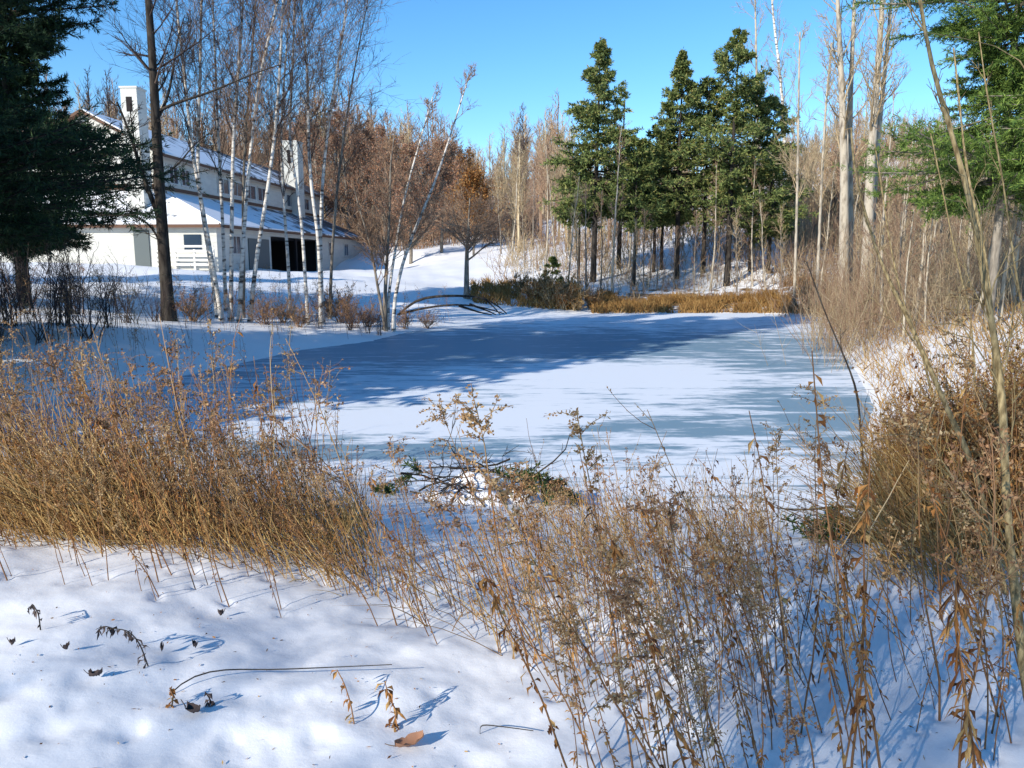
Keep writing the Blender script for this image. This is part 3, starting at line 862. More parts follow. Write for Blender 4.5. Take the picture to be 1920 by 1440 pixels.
# ------------------------------------------------------------------ spruces and pines beyond the pond
def spruce_px(px, d, ytop, rw, seed, label, **kw):
    b = gpx(px, d)
    top = W(px, ytop, d)[2]
    return conifer('spruce_tree', label, 'spruce', b, top-b[2], rw, seed, kw.pop('needles', 'spruce'), group='evergreens beyond the pond', **kw)
spruce_px(1112, 46, 72, 3.7, 201, 'tall pointed spruce, leftmost of the evergreens beyond the pond', start=.31, prof=.92, per_m=17, nl=.25, nw=.032, nb=16, n2=12, droop=-.22)
spruce_px(1160, 50, 150, 2.2, 202, 'thin sparse spruce close behind the tall pointed spruce', start=.3, prof=.8, per_m=7, nl=.24, nw=.026, nb=14, n2=6)
spruce_px(1268, 47, 92, 3.5, 203, 'narrow pointed spruce between the tall spruce and the ragged pine', start=.30, prof=1.0, per_m=15, nl=.25, nw=.032, nb=16, n2=12)
spruce_px(1362, 45, 55, 3.7, 204, 'ragged wide pine with layered clumps, tallest of the evergreens beyond the pond', start=.26, prof=.5, per_m=11, nl=.25, nw=.032, nb=16, n2=12, clump=1.7, droop=.02)
spruce_px(1440, 47, 180, 2.3, 205, 'dark blunt spruce right of the ragged pine beside the pale poplars', start=.22, prof=.45, per_m=12, nl=.25, nw=.032, nb=16, n2=12)
spruce_px(1188, 45, 262, 1.8, 206, 'short bushy spruce between the two pointed spruces', start=.42, prof=.5, per_m=13, nl=.25, nw=.032, nb=16, n2=12)
spruce_px(1085, 47, 300, 1.6, 207, 'short spruce at the left foot of the tall pointed spruce', start=.46, prof=.5, per_m=12, nl=.25, nw=.032, nb=16, n2=12)
spruce_px(1240, 49, 250, 2.6, 208, 'broad spruce filling the gap behind the narrow pointed spruce', start=.36, prof=.6, per_m=10, nl=.25, nw=.032, nb=16, n2=12)
spruce_px(1318, 48, 150, 3.0, 209, 'broad spruce in the shade behind the ragged pine', start=.40, prof=.6, per_m=10, nl=.25, nw=.032, nb=16, n2=12)
spruce_px(1406, 47.5, 165, 2.8, 210, 'shaded spruce between the ragged pine and the dark blunt spruce', start=.38, prof=.55, per_m=10, nl=.25, nw=.032, nb=16, n2=12)
spruce_px(1225, 48.5, 240, 2.4, 212, 'bushy spruce right behind the short spruce between the pointed spruces', start=.36, prof=.6, per_m=12, nl=.25, nw=.032, nb=16, n2=12)
spruce_px(1036, 44, 485, .9, 211, 'knee high young spruce left of the stems on the far bank', start=.05, prof=.8, per_m=12, nl=.2, nw=.04)
# big bright spruce at the right edge
b = gpx(1850, 17)
conifer('spruce_tree', 'big bright green spruce with long feathery boughs at the upper right', 'spruce', b, 16, 2.9, 220, 'spruce_bright', start=.17, prof=.32, bark='bark_grey', r0=.10, per_m=32, nl=.115, nw=.0085, n2=19, nb=46, droop=-.14, clump=1.4, spread2=.40)
b = gpx(2010, 15)
conifer('spruce_tree', 'bright green spruce half cut off by the right edge', 'spruce', b, 15, 2.6, 221, 'spruce_bright', start=.19, prof=.36, bark='bark_grey', r0=.12, per_m=26, nl=.13, nw=.010, n2=16, nb=30, droop=-.12, clump=1.2, spread2=.40)

# ------------------------------------------------------------------ pale poplars on the right and thin trees of the far bank
POP = [
    ('pale tall poplar with a thick trunk, left of the pair right of the evergreens', [(1584, 520), (1583, 440), (1583, 300), (1578, 150), (1570, 0), (1566, -160)], 32, .24, 'bark_pale'),
    ('pale poplar trunk close behind the left one of the thick pair', [(1594, 520), (1594, 400), (1592, 260), (1597, 120), (1602, 0), (1606, -150)], 33, .19, 'bark_pale'),
    ('pale tall poplar with a forked top left of the bright spruce', [(1626, 520), (1628, 430), (1632, 310), (1640, 200), (1652, 60), (1656, -30), (1662, -180)], 31, .25, 'bark_pale'),
    ('slanting pale poplar stem beside the forked poplar', [(1634, 520), (1640, 330), (1652, 200), (1664, 90), (1672, -10), (1684, -150)], 31.6, .15, 'bark_pale'),
    ('white slender birch with a crooked top standing over the dark blunt spruce', [(1470, 500), (1472, 330), (1470, 230), (1462, 120), (1450, 50), (1446, -20), (1440, -150)], 53, .15, 'birch'),
    ('pale straight stem rising behind the ragged pine', [(1424, 500), (1422, 330), (1419, 160), (1416, 0), (1414, -110)], 54, .13, 'bark_pale'),
    ('thin pale stem with upswept limbs at the right of the dark blunt spruce', [(1492, 520), (1494, 400), (1497, 240), (1498, 140), (1500, 60)], 38, .075, 'bark_pale'),
    ('thin bare stem between the poplar pairs', [(1534, 520), (1538, 400), (1545, 250), (1552, 150), (1560, 80)], 36, .075, 'bark_pale'),
]
for k, (lab, pts, d, r, bk) in enumerate(POP):
    tree_from_path('birch_tree' if bk == 'birch' else 'poplar_tree', lab, 'birch' if bk == 'birch' else 'poplar', px_path(pts, d, 16), r, .04, bk, 'twig_tan', 300+k, group='pale trees right of the evergreens',
                   n1=24, t0=.40, l1=2.3, a1=.7, n2=6, n3=4, up=.10, tw=.009, rk=.3, flare=1.15)

# thin understory stems (one set of prototypes, copies)
def thin_tree(seed, h, r, bark, twig, n1=18, t0=.25, l1=1.3, tw=.009, n2=5, n3=3, lean=.05):
    rng = np.random.default_rng(seed)
    o = thing('thin_tree', 'x', 'tree')
    tk = straight_path((0, 0, -.2), h, rng, lean, 12, .25)
    rad = np.linspace(r, .012, 12)
    mb = MB(); mb.tubes(tk[None], rad[None], 5); t = mb.build('trunk', M[bark], o)
    cb = MB(); bare_crown(rng, cb, tk, rad, n1=n1, t0=t0, l1=l1, a1=.6, n2=n2, n3=n3, up=.08, tw=tw); c = cb.build('crown', M[twig], o)
    KIDS[o.name] = [t, c]
    return o
rng = np.random.default_rng(77)
TH = [thin_tree(400+k, h, r, b_, t_) for k, (h, r, b_, t_) in enumerate([(7.5, .07, 'bark_pale', 'twig_tan'), (6.2, .06, 'bark_grey', 'twig_brown'), (8.5, .08, 'bark_pale', 'twig_brown'), (5.2, .05, 'bark_grey', 'twig_tan')])]
used = set()
def place_thin(k, px, d, s, lab, grp):
    g = gpx(px, d); rz = rng.uniform(0, 6.28)
    if k not in used:
        used.add(k); o = TH[k]; o.location = g; o.rotation_euler = (0, 0, rz); o.scale = (s,)*3; o['label'] = lab; o['group'] = grp
    else:
        dup(TH[k], g, (0, 0, rz), s, lab, grp)
# far bank in front of the spruces, with slanted stems left of them
for px, d, s in [(1060, 41, .8), (1085, 42, .9), (1098, 41, .9), (1128, 43, .9), (1150, 42, 1.0), (1182, 43, .8), (1205, 43, .7), (1220, 47, .7), (1262, 44, .6), (1300, 43, .8), (1330, 44, .9), (1382, 43, 1.0),
                 (1412, 44, .9), (1436, 43, .8), (1465, 43, .8), (1232, 44, .5), (1345, 46, .8), (1175, 47, .9), (1020, 48, 1.0), (985, 52, 1.1), (960, 56, 1.1), (940, 60, 1.1), (1045, 52, 1.15), (1000, 60, 1.2)]:
    place_thin(rng.integers(4), px, d, s*rng.uniform(.9, 1.15), 'slender bare stem standing on the far bank among and beside the evergreens', 'bare stems on the far bank')
# thicket on the right bank
for k in range(80):
    px = rng.uniform(1478, 1960); d = rng.uniform(17, 40)
    if s1((px-960)/FPX*d, d) < .6: continue
    place_thin(rng.integers(4), px, d, rng.uniform(.55, 1.0)*(.6+.4*d/40), 'thin bare brown sapling in the thicket of the right bank', 'saplings of the right bank thicket')

# ------------------------------------------------------------------ wood on the hillside behind everything: one mass
def far_wood():
    rng = np.random.default_rng(9)
    protos = []
    for k in range(7):
        r_ = np.random.default_rng(900+k)
        h = r_.uniform(9, 13)
        tk = straight_path((0, 0, -.3), h, r_, .03, 7)
        rad = np.linspace(.14, .03, 7)
        tb = MB(); tb.tubes(tk[None], rad[None], 4)
        cb = MB()
        b1, b2, b3 = bare_crown(r_, cb, tk, rad, n1=34, t0=.25, l1=3.0, a1=.62, n2=8, n3=0, up=.10, tw=.018, sides=3)
        protos.append((np.concatenate(tb.v), np.concatenate(tb.f), np.concatenate(cb.v), np.concatenate(cb.f)))
    sets = {'twig_brown': MB(), 'twig_tan': MB(), 'twig_dark': MB()}
    tr = MB()
    spots = []
    tries = 0
    while len(spots) < 560 and tries < 14000:
        tries += 1
        px = rng.uniform(-100, 2050) if rng.uniform() < .6 else rng.uniform(940, 1760)
        d = 54+96*rng.uniform()**1.3
        x = (px-960)/FPX*d
        if px < 700 and d < 88: continue                      # keep the house and its yard clear
        if 700 < px < 960 and d < 98: continue
        if 860 < px < 930 and rng.uniform() < .6: continue
        if 930 <= px < 1060 and d < 60: continue
        spots.append((x, d, px))
    for _ in range(190):
        px = rng.uniform(180, 945); d = rng.uniform(98, 145)
        spots.append(((px-960)/FPX*d, d, px))
    for (x, y, px) in spots:
        v, f, cv, cf = protos[rng.integers(7)]
        a = rng.uniform(0, 6.28); s = rng.uniform(.7, 1.1)
        yt = np.interp(px, [200, 330, 560, 700, 800, 870, 920, 950, 1000, 1050, 1100, 1480, 1540, 1600, 1680, 1760],
                       [185, 205, 215, 205, 225, 255, 275, 250, 225, 235, 305, 300, 230, 215, 290, 330])+rng.uniform(-10, 60)
        s = float(np.clip(((486-yt)/FPX*y+EYE-h1(x, y))/11.0, .35, 1.9))
        R = np.array([[math.cos(a), -math.sin(a), 0], [math.sin(a), math.cos(a), 0], [0, 0, 1]])*s
        off = np.array([x, y, h1(x, y)])
        key = rng.choice(['twig_brown', 'twig_tan', 'twig_dark'], p=[.62, .3, .08] if px < 1000 else [.35, .62, .03])
        sets[key].add(v@R.T+off, f); sets[key].add(cv@R.T+off, cf)
    for k, mb in sets.items():
        lab = {'twig_brown': 'brown bare wood covering the hillside behind the house and pond', 'twig_tan': 'pale tan bare wood rising behind the far bank', 'twig_dark': 'dark grey bare wood mixed into the hillside'}[k]
        tag(mb.build('hillside_wood', M[k]), lab, 'wood', kind='stuff')
far_wood()

# ------------------------------------------------------------------ dry weeds of the near bank
def weed_mesh(kind, seed, low=False):
    """returns stem, foliage and head collectors for one stalk standing at the origin"""
    r = np.random.default_rng(seed)
    sm, lf, hd = MB(), MB(), MB()
    h = r.uniform(.95, 1.3)
    sides = 3 if low else 4
    st = grow(r, np.zeros((1, 3)), nrm(np.array([[r.normal()*.06, r.normal()*.06, 1.]])), h, 8, .055, .02)
    q = taper(np.array([.0040]), 8, .4)
    st[:, 0, 2] -= .04
    cut = {'plume': 6, 'aster': 3, 'bare': 3, 'leafy': 8}[kind]
    sm.tubes(st[:, :cut+1], q[:, :cut+1], sides)
    if cut < 8: hd.tubes(st[:, cut:], q[:, cut:], sides)
    k_ = .5 if low else 1.0
    if kind in ('plume', 'aster'):
        n = int(r.integers(9, 16)*k_)
        if kind == 'plume':
            p, d, rr, t, par = spawn(r, st, q, n, .74, 1, .75, .2)
            b = grow(r, p, d, r.uniform(.06, .17, n), 4, .12, -.16)
        else:
            n = int(r.integers(14, 24)*k_)
            p, d, rr, t, par = spawn(r, st, q, n, .35, 1, .6, .2)
            b = grow(r, p, d, r.uniform(.12, .32, n)*(1.2-.7*t), 4, .14, .05)
        hd.tubes(b, taper(np.full(n, .0018), 4, .5), 3)
        if kind == 'aster':
            p, d, rr, t, par = spawn(r, b, taper(np.full(n, .0018), 4, .5), 3 if low else 5, .3, 1, .6, .25)
            b2 = grow(r, p, d, r.uniform(.03, .10, len(p)), 2, .1, .05)
            hd.tubes(b2, taper(np.full(len(p), .0012), 2, .7), 3)
            e = np.repeat(b2[:, -1], 5, 0)
            v = nrm(r.normal(size=e.shape)+np.array([0, 0, .3]))
            hd.blades(e+v*.002, v, .013, .0045, r)
        else:
            s, d = sample_on(r, b, int(26*k_), .15, 1)
            s = s+r.normal(size=s.shape)*.005
            v = nrm(d*.3+r.normal(size=d.shape)+np.array([0, 0, .25]))
            hd.blades(s, v, r.uniform(.010, .022, len(s)), r.uniform(.003, .0055, len(s))*(1.5 if low else 1), r)
        n = int(r.integers(12, 26)*k_)
        s, d = sample_on(r, st, n, .12, .8)
        v = nrm(r.normal(size=d.shape)*np.array([1, 1, .3])+np.array([0, 0, -.35]))
        lf.curled(s, v, r.uniform(.025, .065, n), r.uniform(.003, .007, n), r)
    elif kind == 'leafy':
        n = int(r.integers(34, 60)*k_)
        s, d = sample_on(r, st, n, .2, .97)
        v = nrm(r.normal(size=d.shape)*np.array([1, 1, .3])+np.array([0, 0, -.9]))
        lf.curled(s, v, r.uniform(.025, .07, n), r.uniform(.004, .009, n), r, .7)
    else:
        n = int(r.integers(4, 9))
        p, d, rr, t, par = spawn(r, st, q, n, .45, .98, .5, .2)
        b = grow(r, p, d, r.uniform(.08, .3, n), 4, .1, .03)
        hd.tubes(b, taper(np.full(n, .002), 4, .4), 3)
        s, d = sample_on(r, b, 6, .3, 1)
        hd.blades(s, nrm(d+r.normal(size=d.shape)), .016, .004, r)
        n = int(r.integers(5, 12))
        s, d = sample_on(r, st, n, .1, .8)
        lf.curled(s, nrm(r.normal(size=d.shape)+np.array([0, 0, -.6])), r.uniform(.03, .06, n), .005, r)
    return sm, lf, hd

WLAB = {'plume': 'dry goldenrod stalk with feathery tan plume in the weeds of the near bank',
        'leafy': 'dry stalk hung with curled rusty leaves in the weeds of the near bank',
        'aster': 'finely branched dry aster with tiny seed tufts in the near bank weeds',
        'bare': 'nearly bare dry stalk with a few forked twigs in the near bank weeds'}
WGRP = {'plume': 'goldenrod stalks of the near bank', 'leafy': 'rusty leafy stalks of the near bank', 'aster': 'dry asters of the near bank', 'bare': 'bare forked stalks of the near bank'}
WP = {}
def weed_proto(kind, k):
    key = (kind, k)
    if key not in WP:
        sm, lf, hd = weed_mesh(kind, hash(kind+'x')*0+{'plume': 500, 'leafy': 600, 'aster': 700, 'bare': 800}[kind]+k)
        ms = [('stem', sm.mesh('stem', M['stem'])), ('foliage', lf.mesh('foliage', M['leaf_brown']))]
        if hd.n: ms.append(('seed_head', hd.mesh('seed_head', M['plume' if k % 3 else 'plume_red'])))
        WP[key] = ms
    return WP[key]
NAMES = {'plume': 'goldenrod_stalk', 'leafy': 'leafy_stalk', 'aster': 'dry_aster', 'bare': 'dry_stalk'}

def lean_matrix(rng, spin, lean, az):
    ax = Vector((-math.sin(az), math.cos(az), 0))
    return Matrix.Rotation(lean, 3, ax) @ Matrix.Rotation(spin, 3, 'Z')

def put_weed(rng, kind, px, d, s, lean, label=None, group=True, az=math.pi):
    o = thing(NAMES[kind], label or WLAB[kind], 'dry weed', gpx(px, d), WGRP[kind] if group else None)
    for n, me in weed_proto(kind, int(rng.integers(6))):
        c = bpy.data.objects.new(n, me); COL.objects.link(c); c.parent = o
    PITS.append((o.location[0], o.location[1], rng.uniform(.02, .04), rng.uniform(.008, .02)))
    o.rotation_euler = lean_matrix(rng, rng.uniform(0, 6.28), lean, az+rng.normal()*.35).to_euler()
    o.scale = (s,)*3
    return o

XN = [-200, 0, 300, 600, 750, 1000, 1200, 1500, 1750, 1920, 2100]
DN = [4.3, 4.25, 4.05, 3.85, 3.25, 2.55, 2.1, 1.95, 2.2, 2.7, 3.0]
def near_d(px): return float(np.interp(px, XN, DN))

rng = np.random.default_rng(31)
def pick_px(r):
    """how thickly the weeds stand along the picture"""
    while True:
        px = r.uniform(-120, 2000)
        w = np.interp(px, [-120, 0, 150, 560, 640, 740, 900, 1020, 1150, 1400, 1520, 1640, 1760, 1950], [.8, .9, .9, .85, .75, .55, .55, .95, 1, 1, .6, .35, .5, .6])
        if r.uniform() < w: return px
count = 0
while count < 285:
    px = pick_px(rng)
    dn = near_d(px)
    d = dn+abs(rng.normal())*1.5*rng.uniform(.3, 1) if rng.uniform() < .82 else dn-rng.uniform(0, .5 if px < 560 else .12 if px < 1050 else .3)
    if d > 7.6: continue
    if 720 < px < 1010 and 4.1 < d < 8 and rng.uniform() < .8: continue
    if 540 < px < 1050 and d < dn: continue
    kind = rng.choice(['plume', 'leafy', 'aster', 'bare'], p=[.40, .30, .10, .20])
    put_weed(rng, kind, px, d, (.82 if 1000 < px < 1450 else 1)*(rng.uniform(.78, 1.15) if rng.uniform() < .24 else rng.uniform(.48, .82)), (rng.uniform(.10, .42) if rng.uniform() < .88 or d < dn+.9 else rng.uniform(.6, 1.1)) if px < 1500 else rng.uniform(-.1, .3))
    count += 1

def weed_mass():
    """the rest of the thicket, too many to count"""
    r = np.random.default_rng(32)
    pr = {}
    for kind, base in (('plume', 520), ('leafy', 620), ('aster', 720), ('bare', 820)):
        for k in range(4):
            pr[kind, k] = [(np.concatenate(m.v) if m.n else None, [f for f in m.f]) for m in weed_mesh(kind, base+k, True)]
    sets = [MB(), MB(), MB(), MB()]
    def put(kind, px, d, s, lean):
        k = int(r.integers(4)); g = np.array(gpx(px, d))
        R = np.array(lean_matrix(r, r.uniform(0, 6.28), lean, math.pi+r.normal()*.4))*s
        for j, (v, fs) in enumerate(pr[kind, k]):
            if v is None: continue
            mb = sets[j if not (j == 2 and k % 2) else 3]
            q = v@R.T+g
            b = mb.n
            mb.v.append(q); mb.n += len(q)
            for f in fs: mb.f.append(f+b); mb.sm.append(False)
    n = 0
    while n < 1080:
        px = pick_px(r); dn = near_d(px)
        if r.uniform() < .42: px = r.uniform(-150, 640); dn = near_d(px)
        d = dn+.35+abs(r.normal())*1.3
        if d > (6.1 if px < 600 else 8.0): continue
        if 600 < px < 1480 and r.uniform() < (.22 if px < 1050 else .5): continue
        if 700 < px < 1020 and d > 4.0 and r.uniform() < .85: continue
        if px > 1480 and r.uniform() < .5: continue
        tall = r.uniform(.38, .72) if px > 560 or r.uniform() < .88 else r.uniform(.8, 1.25)
        put(r.choice(['plume', 'leafy', 'aster', 'bare'], p=[.28, .32, .14, .26]), px, d, tall, r.uniform(.05, .45) if r.uniform() < .85 else r.uniform(.6, 1.2)); n += 1
    # left bank, farther back: reddish heads before the blue ice
    n = 0
    while n < 270:
        px = r.uniform(-150, 620); d = r.uniform(6.6, 10.5) if n % 5 < 2 else r.uniform(10, 21)
        x = (px-960)/FPX*d
        if s1(x, d) < .2: continue
        put(r.choice(['plume', 'aster', 'bare'], p=[.62, .18, .2]), px, d, r.uniform(.9, 1.4), r.uniform(-.1, .35)); n += 1
    n = 0
    while n < 200:
        px = r.uniform(330, 860); d = r.uniform(23, 33)
        x = (px-960)/FPX*d
        if s1(x, d) < .15: continue
        put(r.choice(['plume', 'aster', 'leafy']), px, d, r.uniform(.8, 1.4), r.uniform(-.2, .3)); n += 1
    for mb, nm, m, lab in zip(sets, ('weed_stems', 'weed_leaves', 'weed_heads', 'weed_heads'), ('stem', 'leaf_brown', 'plume_red', 'plume'),
                              ('thicket of dry brown weed stems along the near bank', 'curled brown leaves throughout the near bank thicket', 'reddish dry seed heads throughout the weed thicket', 'tan dry seed heads throughout the weed thicket')):
        tag(mb.build(nm, M[m]), lab, 'weeds', kind='stuff')
weed_mass()

def grass(name, label, m, spots, n, h, w, r, lean=(-.5, 0), arcs=.5):
    """arching blades; spots(r, n) gives the x, y of their feet"""
    x, y = spots(r, n)
    z = H(x, y)
    p = np.stack([x, y, z-.02], 1)
    d = nrm(np.stack([r.normal(size=n)*.3+lean[0], r.normal(size=n)*.3+lean[1], np.full(n, 1.)], 1))
    L = h*r.uniform(.45, 1.15, n)
    b = grow(r, p, d, L, 4, .10, -arcs*.3)
    mb = MB(); wd = w*r.uniform(.6, 1.2, n)
    mb.tubes(b, wd[:, None]*np.array([1, .9, .75, .5, .15])[None], 3, False)
    return tag(mb.build(name, M[m]), label, 'grass', kind='stuff')
def px_spots(px0, px1, d0, d1, ok=lambda px, d: True):
    def f(r, n):
        X, Y = [], []
        while len(X) < n:
            px = r.uniform(px0, px1); d = r.uniform(d0, d1)
            if not ok(px, d): continue
            x = (px-960)/FPX*d
            if s1(x, d) < .05: continue
            X.append(x); Y.append(d)
        return np.array(X), np.array(Y)
    return f
gr = np.random.default_rng(61)
grass('straw_grass', 'straw coloured dead grass leaning left through the near weeds', 'straw', px_spots(-150, 700, 3.8, 7.2, lambda px, d: d > near_d(px)+.1 and d < 6.2), 2300, .52, .0030, gr, (-.45, .05))
grass('straw_grass', 'thin tan dead grass between the weeds of the middle bank', 'straw', px_spots(620, 1480, 2.9, 7.0, lambda px, d: d > near_d(px)+.3 and not (690 < px < 1010 and d > 4.4)), 650, .6, .0028, gr, (-.3, .05))
grass('straw_grass', 'golden dead grass clump leaning left at the left end of the weeds', 'straw', px_spots(40, 340, 4.4, 5.6), 700, 1.0, .0042, gr, (-.5, .05))
grass('straw_grass', 'golden grass blades among the brown bushes at the right edge', 'straw', px_spots(1700, 2000, 3.6, 7.5), 1300, .95, .0036, gr, (-.45, .1))
grass('rush_grass', 'orange dead grass edging the far shore of the pond', 'rush', px_spots(1110, 1570, 35.5, 44, lambda px, d: vnoise(np.array(px*.03), np.array(d*.9)) > (d-38.6)*.25-.62), 8500, .55, .020, gr, (-.1, 0))
grass('rush_grass', 'orange brown grass tussocks on the snow near the small tree', 'rush', px_spots(885, 1080, 38.2, 47, lambda px, d: vnoise(np.array(px*.06), np.array(d*1.1)) > (d-41)*.15-.2), 2600, .55, .022, gr, (-.1, 0))
grass('rush_grass', 'tan grass poking through the snow of the right shore', 'straw', px_spots(1500, 1950, 9, 30, lambda px, d: px > 1500+ (30-d)*6), 2600, .55, .008, gr, (-.2, 0))
grass('rush_grass', 'tan grass along the snowy right bank beyond the pond', 'straw', px_spots(1480, 1800, 28, 42), 2200, .6, .018, gr, (-.1, 0))

make_ground()

# ------------------------------------------------------------------ bushes
def bush_proto(name, seed, nst, h, leaf, leafm, stemm, lw=(.02, .045), nleaf=7, tw=.0022, spread=.5, n2=7):
    r = np.random.default_rng(seed)
    o = thing(name, 'x', 'bush')
    a = r.uniform(0, 6.28, nst); e = r.uniform(.0, spread, nst)
    p = np.stack([r.normal(size=nst)*.10, r.normal(size=nst)*.10, np.full(nst, -.05)], 1)
    d = np.stack([np.cos(a)*np.sin(e), np.sin(a)*np.sin(e), np.cos(e)], 1)
    b1 = grow(r, p, d, h*r.uniform(.6, 1.1, nst), 7, .09, .02); q1 = taper(np.full(nst, tw*2.4), 7, .35)
    mb = MB(); mb.tubes(b1, q1, 4)
    p, d, rr, t, par = spawn(r, b1, q1, n2, .25, 1, .65, .2)
    b2 = grow(r, p, d, h*.32*r.uniform(.4, 1.1, len(p)), 3, .14, .03); q2 = taper(np.full(len(p), tw), 3, .4)
    mb.tubes(b2, q2, 3)
    p, d, rr, t, par = spawn(r, b2, q2, 3, .2, 1, .6, .2)
    b3 = grow(r, p, d, h*.12*r.uniform(.4, 1.2, len(p)), 2, .12, 0)
    mb.tubes(b3, taper(np.full(len(p), tw*.6), 2, .5), 3)
    ks = [mb.build('stem', M[stemm], o)]
    if leaf:
        lb = MB()
        s, d = sample_on(r, b2, nleaf, .1, 1)
        v = nrm(d*.4+r.normal(size=d.shape)+np.array([0, 0, -.5]))
        lb.curled(s, v, r.uniform(*lw, len(s)), r.uniform(lw[0]*.22, lw[1]*.26, len(s)), r)
        s, d = sample_on(r, b3, 2, .1, 1)
        v = nrm(d*.4+r.normal(size=d.shape)+np.array([0, 0, -.4]))
        lb.curled(s, v, r.uniform(*lw, len(s))*.8, r.uniform(lw[0]*.2, lw[1]*.22, len(s)), r)
        ks.append(lb.build('foliage', M[leafm], o))
    KIDS[o.name] = ks
    return o
rng = np.random.default_rng(55)
def scatter(protos, spots, grp, labels):
    used = set()
    for n, (px, d, s) in enumerate(spots):
        k = n % len(protos); g = gpx(px, d); rz = rng.uniform(0, 6.28)
        lab = labels if isinstance(labels, str) else labels[n]
        if k not in used:
            used.add(k); o = protos[k]; o.location = g; o.rotation_euler = (0, 0, rz); o.scale = (s,)*3; o['label'] = lab
            if grp: o['group'] = grp
        else:
            dup(protos[k], g, (0, 0, rz), s, lab, grp)
BB = [bush_proto('leafy_bush', 640+k, 30, 1.15, True, 'leaf_gold' if k < 2 else 'leaf_brown', 'stem', (.02, .05), 8) for k in range(3)]
scatter(BB, [(1735, 5.2, .85), (1790, 4.8, .95), (1880, 4.4, 1.0), (1850, 5.6, 1.05), (1950, 5.0, 1.1), (1735, 6.2, .95), (1660, 6.6, .8), (1810, 6.8, 1.0), (1900, 6.6, 1.1), (1990, 4.2, 1.0), (1765, 7.8, .9), (1870, 8.4, 1.0), (1930, 9, 1.05), (1700, 8.6, .8)],
        'brown bushes at the right edge', 'brown bush thick with small dead leaves in the thicket at the right edge')
TB = [bush_proto('twig_bush', 650+k, 16, 1.6, False, None, 'twig_dark', tw=.005, spread=.55) for k in range(2)]
scatter(TB, [(20, 18, 1.0), (75, 17, 1.1), (120, 19, 1.2), (165, 18, 1.15), (205, 20, 1.0), (240, 22, 1.0), (-20, 15, 1.1), (50, 22, 1.3), (140, 24, 1.2), (290, 24, .8), (655, 27, .55), (690, 26.8, .6), (712, 26.6, .5), (600, 27, .5)],
        'dark twig bushes of the left bank', 'dark leafless bush of upright twigs on the shaded left bank')
SB = [bush_proto('shore_bush', 660+k, 22, 1.3, True, 'plume_red', 'twig_brown', (.04, .08), 5, tw=.006, spread=.9) for k in range(2)]
scatter(SB, [(360, 26, .9), (500, 27, .8), (530, 28, .7), (640, 29, 1.0), (560, 27, .7), (665, 28, .8), (690, 28.5, .7), (760, 29, .6), (800, 30, .55), (620, 30.5, .9)],
        'reddish bushes at the foot of the birches', 'low reddish bush with dry flower heads by the birches on the left bank')
DB = [bush_proto('bank_bush', 670+k, 30, 1.05, True, 'leaf_gold' if k else 'leaf_brown', 'twig_tan', (.06, .12), 3, tw=.010, spread=1.0) for k in range(2)]
scatter(DB, [(1005, 39.5, 1.0), (1030, 38.6, 1.1), (1055, 38.5, 1.1), (1082, 38.4, 1.0), (1108, 39, .9), (1070, 40.5, 1.1), (980, 41.5, .9), (1020, 41.5, 1.1)],
        'brown bushes on the far shore', 'tangled brown bush on the far shore below the tall pointed spruce')

def undergrowth():
    """tangle of brown stems under the trees of the right bank and the hill"""
    r = np.random.default_rng(91)
    a, b = MB(), MB()
    def put(mb, px, d, h, n):
        g = np.array(gpx(px, d))
        p = g+np.stack([r.normal(size=n)*.5, r.normal(size=n)*.5, np.full(n, -.1)], 1)
        d_ = nrm(np.stack([r.normal(size=n)*.28, r.normal(size=n)*.28, np.ones(n)], 1))
        b1 = grow(r, p, d_, h*r.uniform(.5, 1.1, n), 4, .1, .02); w = max(.006, d*.00034)
        q1 = taper(np.full(n, w), 4, .35); mb.tubes(b1, q1, 3)
        p, d2, rr, t, par = spawn(r, b1, q1, 5, .2, 1, .6, .2)
        mb.tubes(grow(r, p, d2, h*.3*r.uniform(.4, 1.1, len(p)), 2, .12, .02), taper(np.full(len(p), w*.6), 2, .4), 3)
    for k in range(680):
        px = r.uniform(1470, 2000); d = r.uniform(19, 60) if k % 4 else r.uniform(60, 100)
        if px < 1545 and d < 34: continue
        put(a if r.uniform() < .5 else b, px, d, r.uniform(1.2, 3.4)*(1 if d < 60 else 1.6), 12)
    for k in range(90):
        put(a if k % 2 else b, r.uniform(1070, 1560), r.uniform(41, 49), r.uniform(.5, 1.3), 7)
    for k in range(190):
        px = r.uniform(940, 1500); d = r.uniform(47, 70)
        put(a if r.uniform() < .5 else b, px, d, r.uniform(1.0, 2.6), 9)
    for k in range(200):
        px = r.uniform(560, 1010); d = r.uniform(76, 98)
        if px < 700 and d < 86: continue
        put(b, px, d, r.uniform(2, 4.5), 12)
    tag(a.build('undergrowth', M['twig_tan']), 'tan leafless undergrowth filling the right bank and wood edge', 'undergrowth', kind='stuff')
    tag(b.build('undergrowth', M['twig_brown']), 'brown leafless undergrowth filling the right bank and wood edge', 'undergrowth', kind='stuff')
undergrowth()

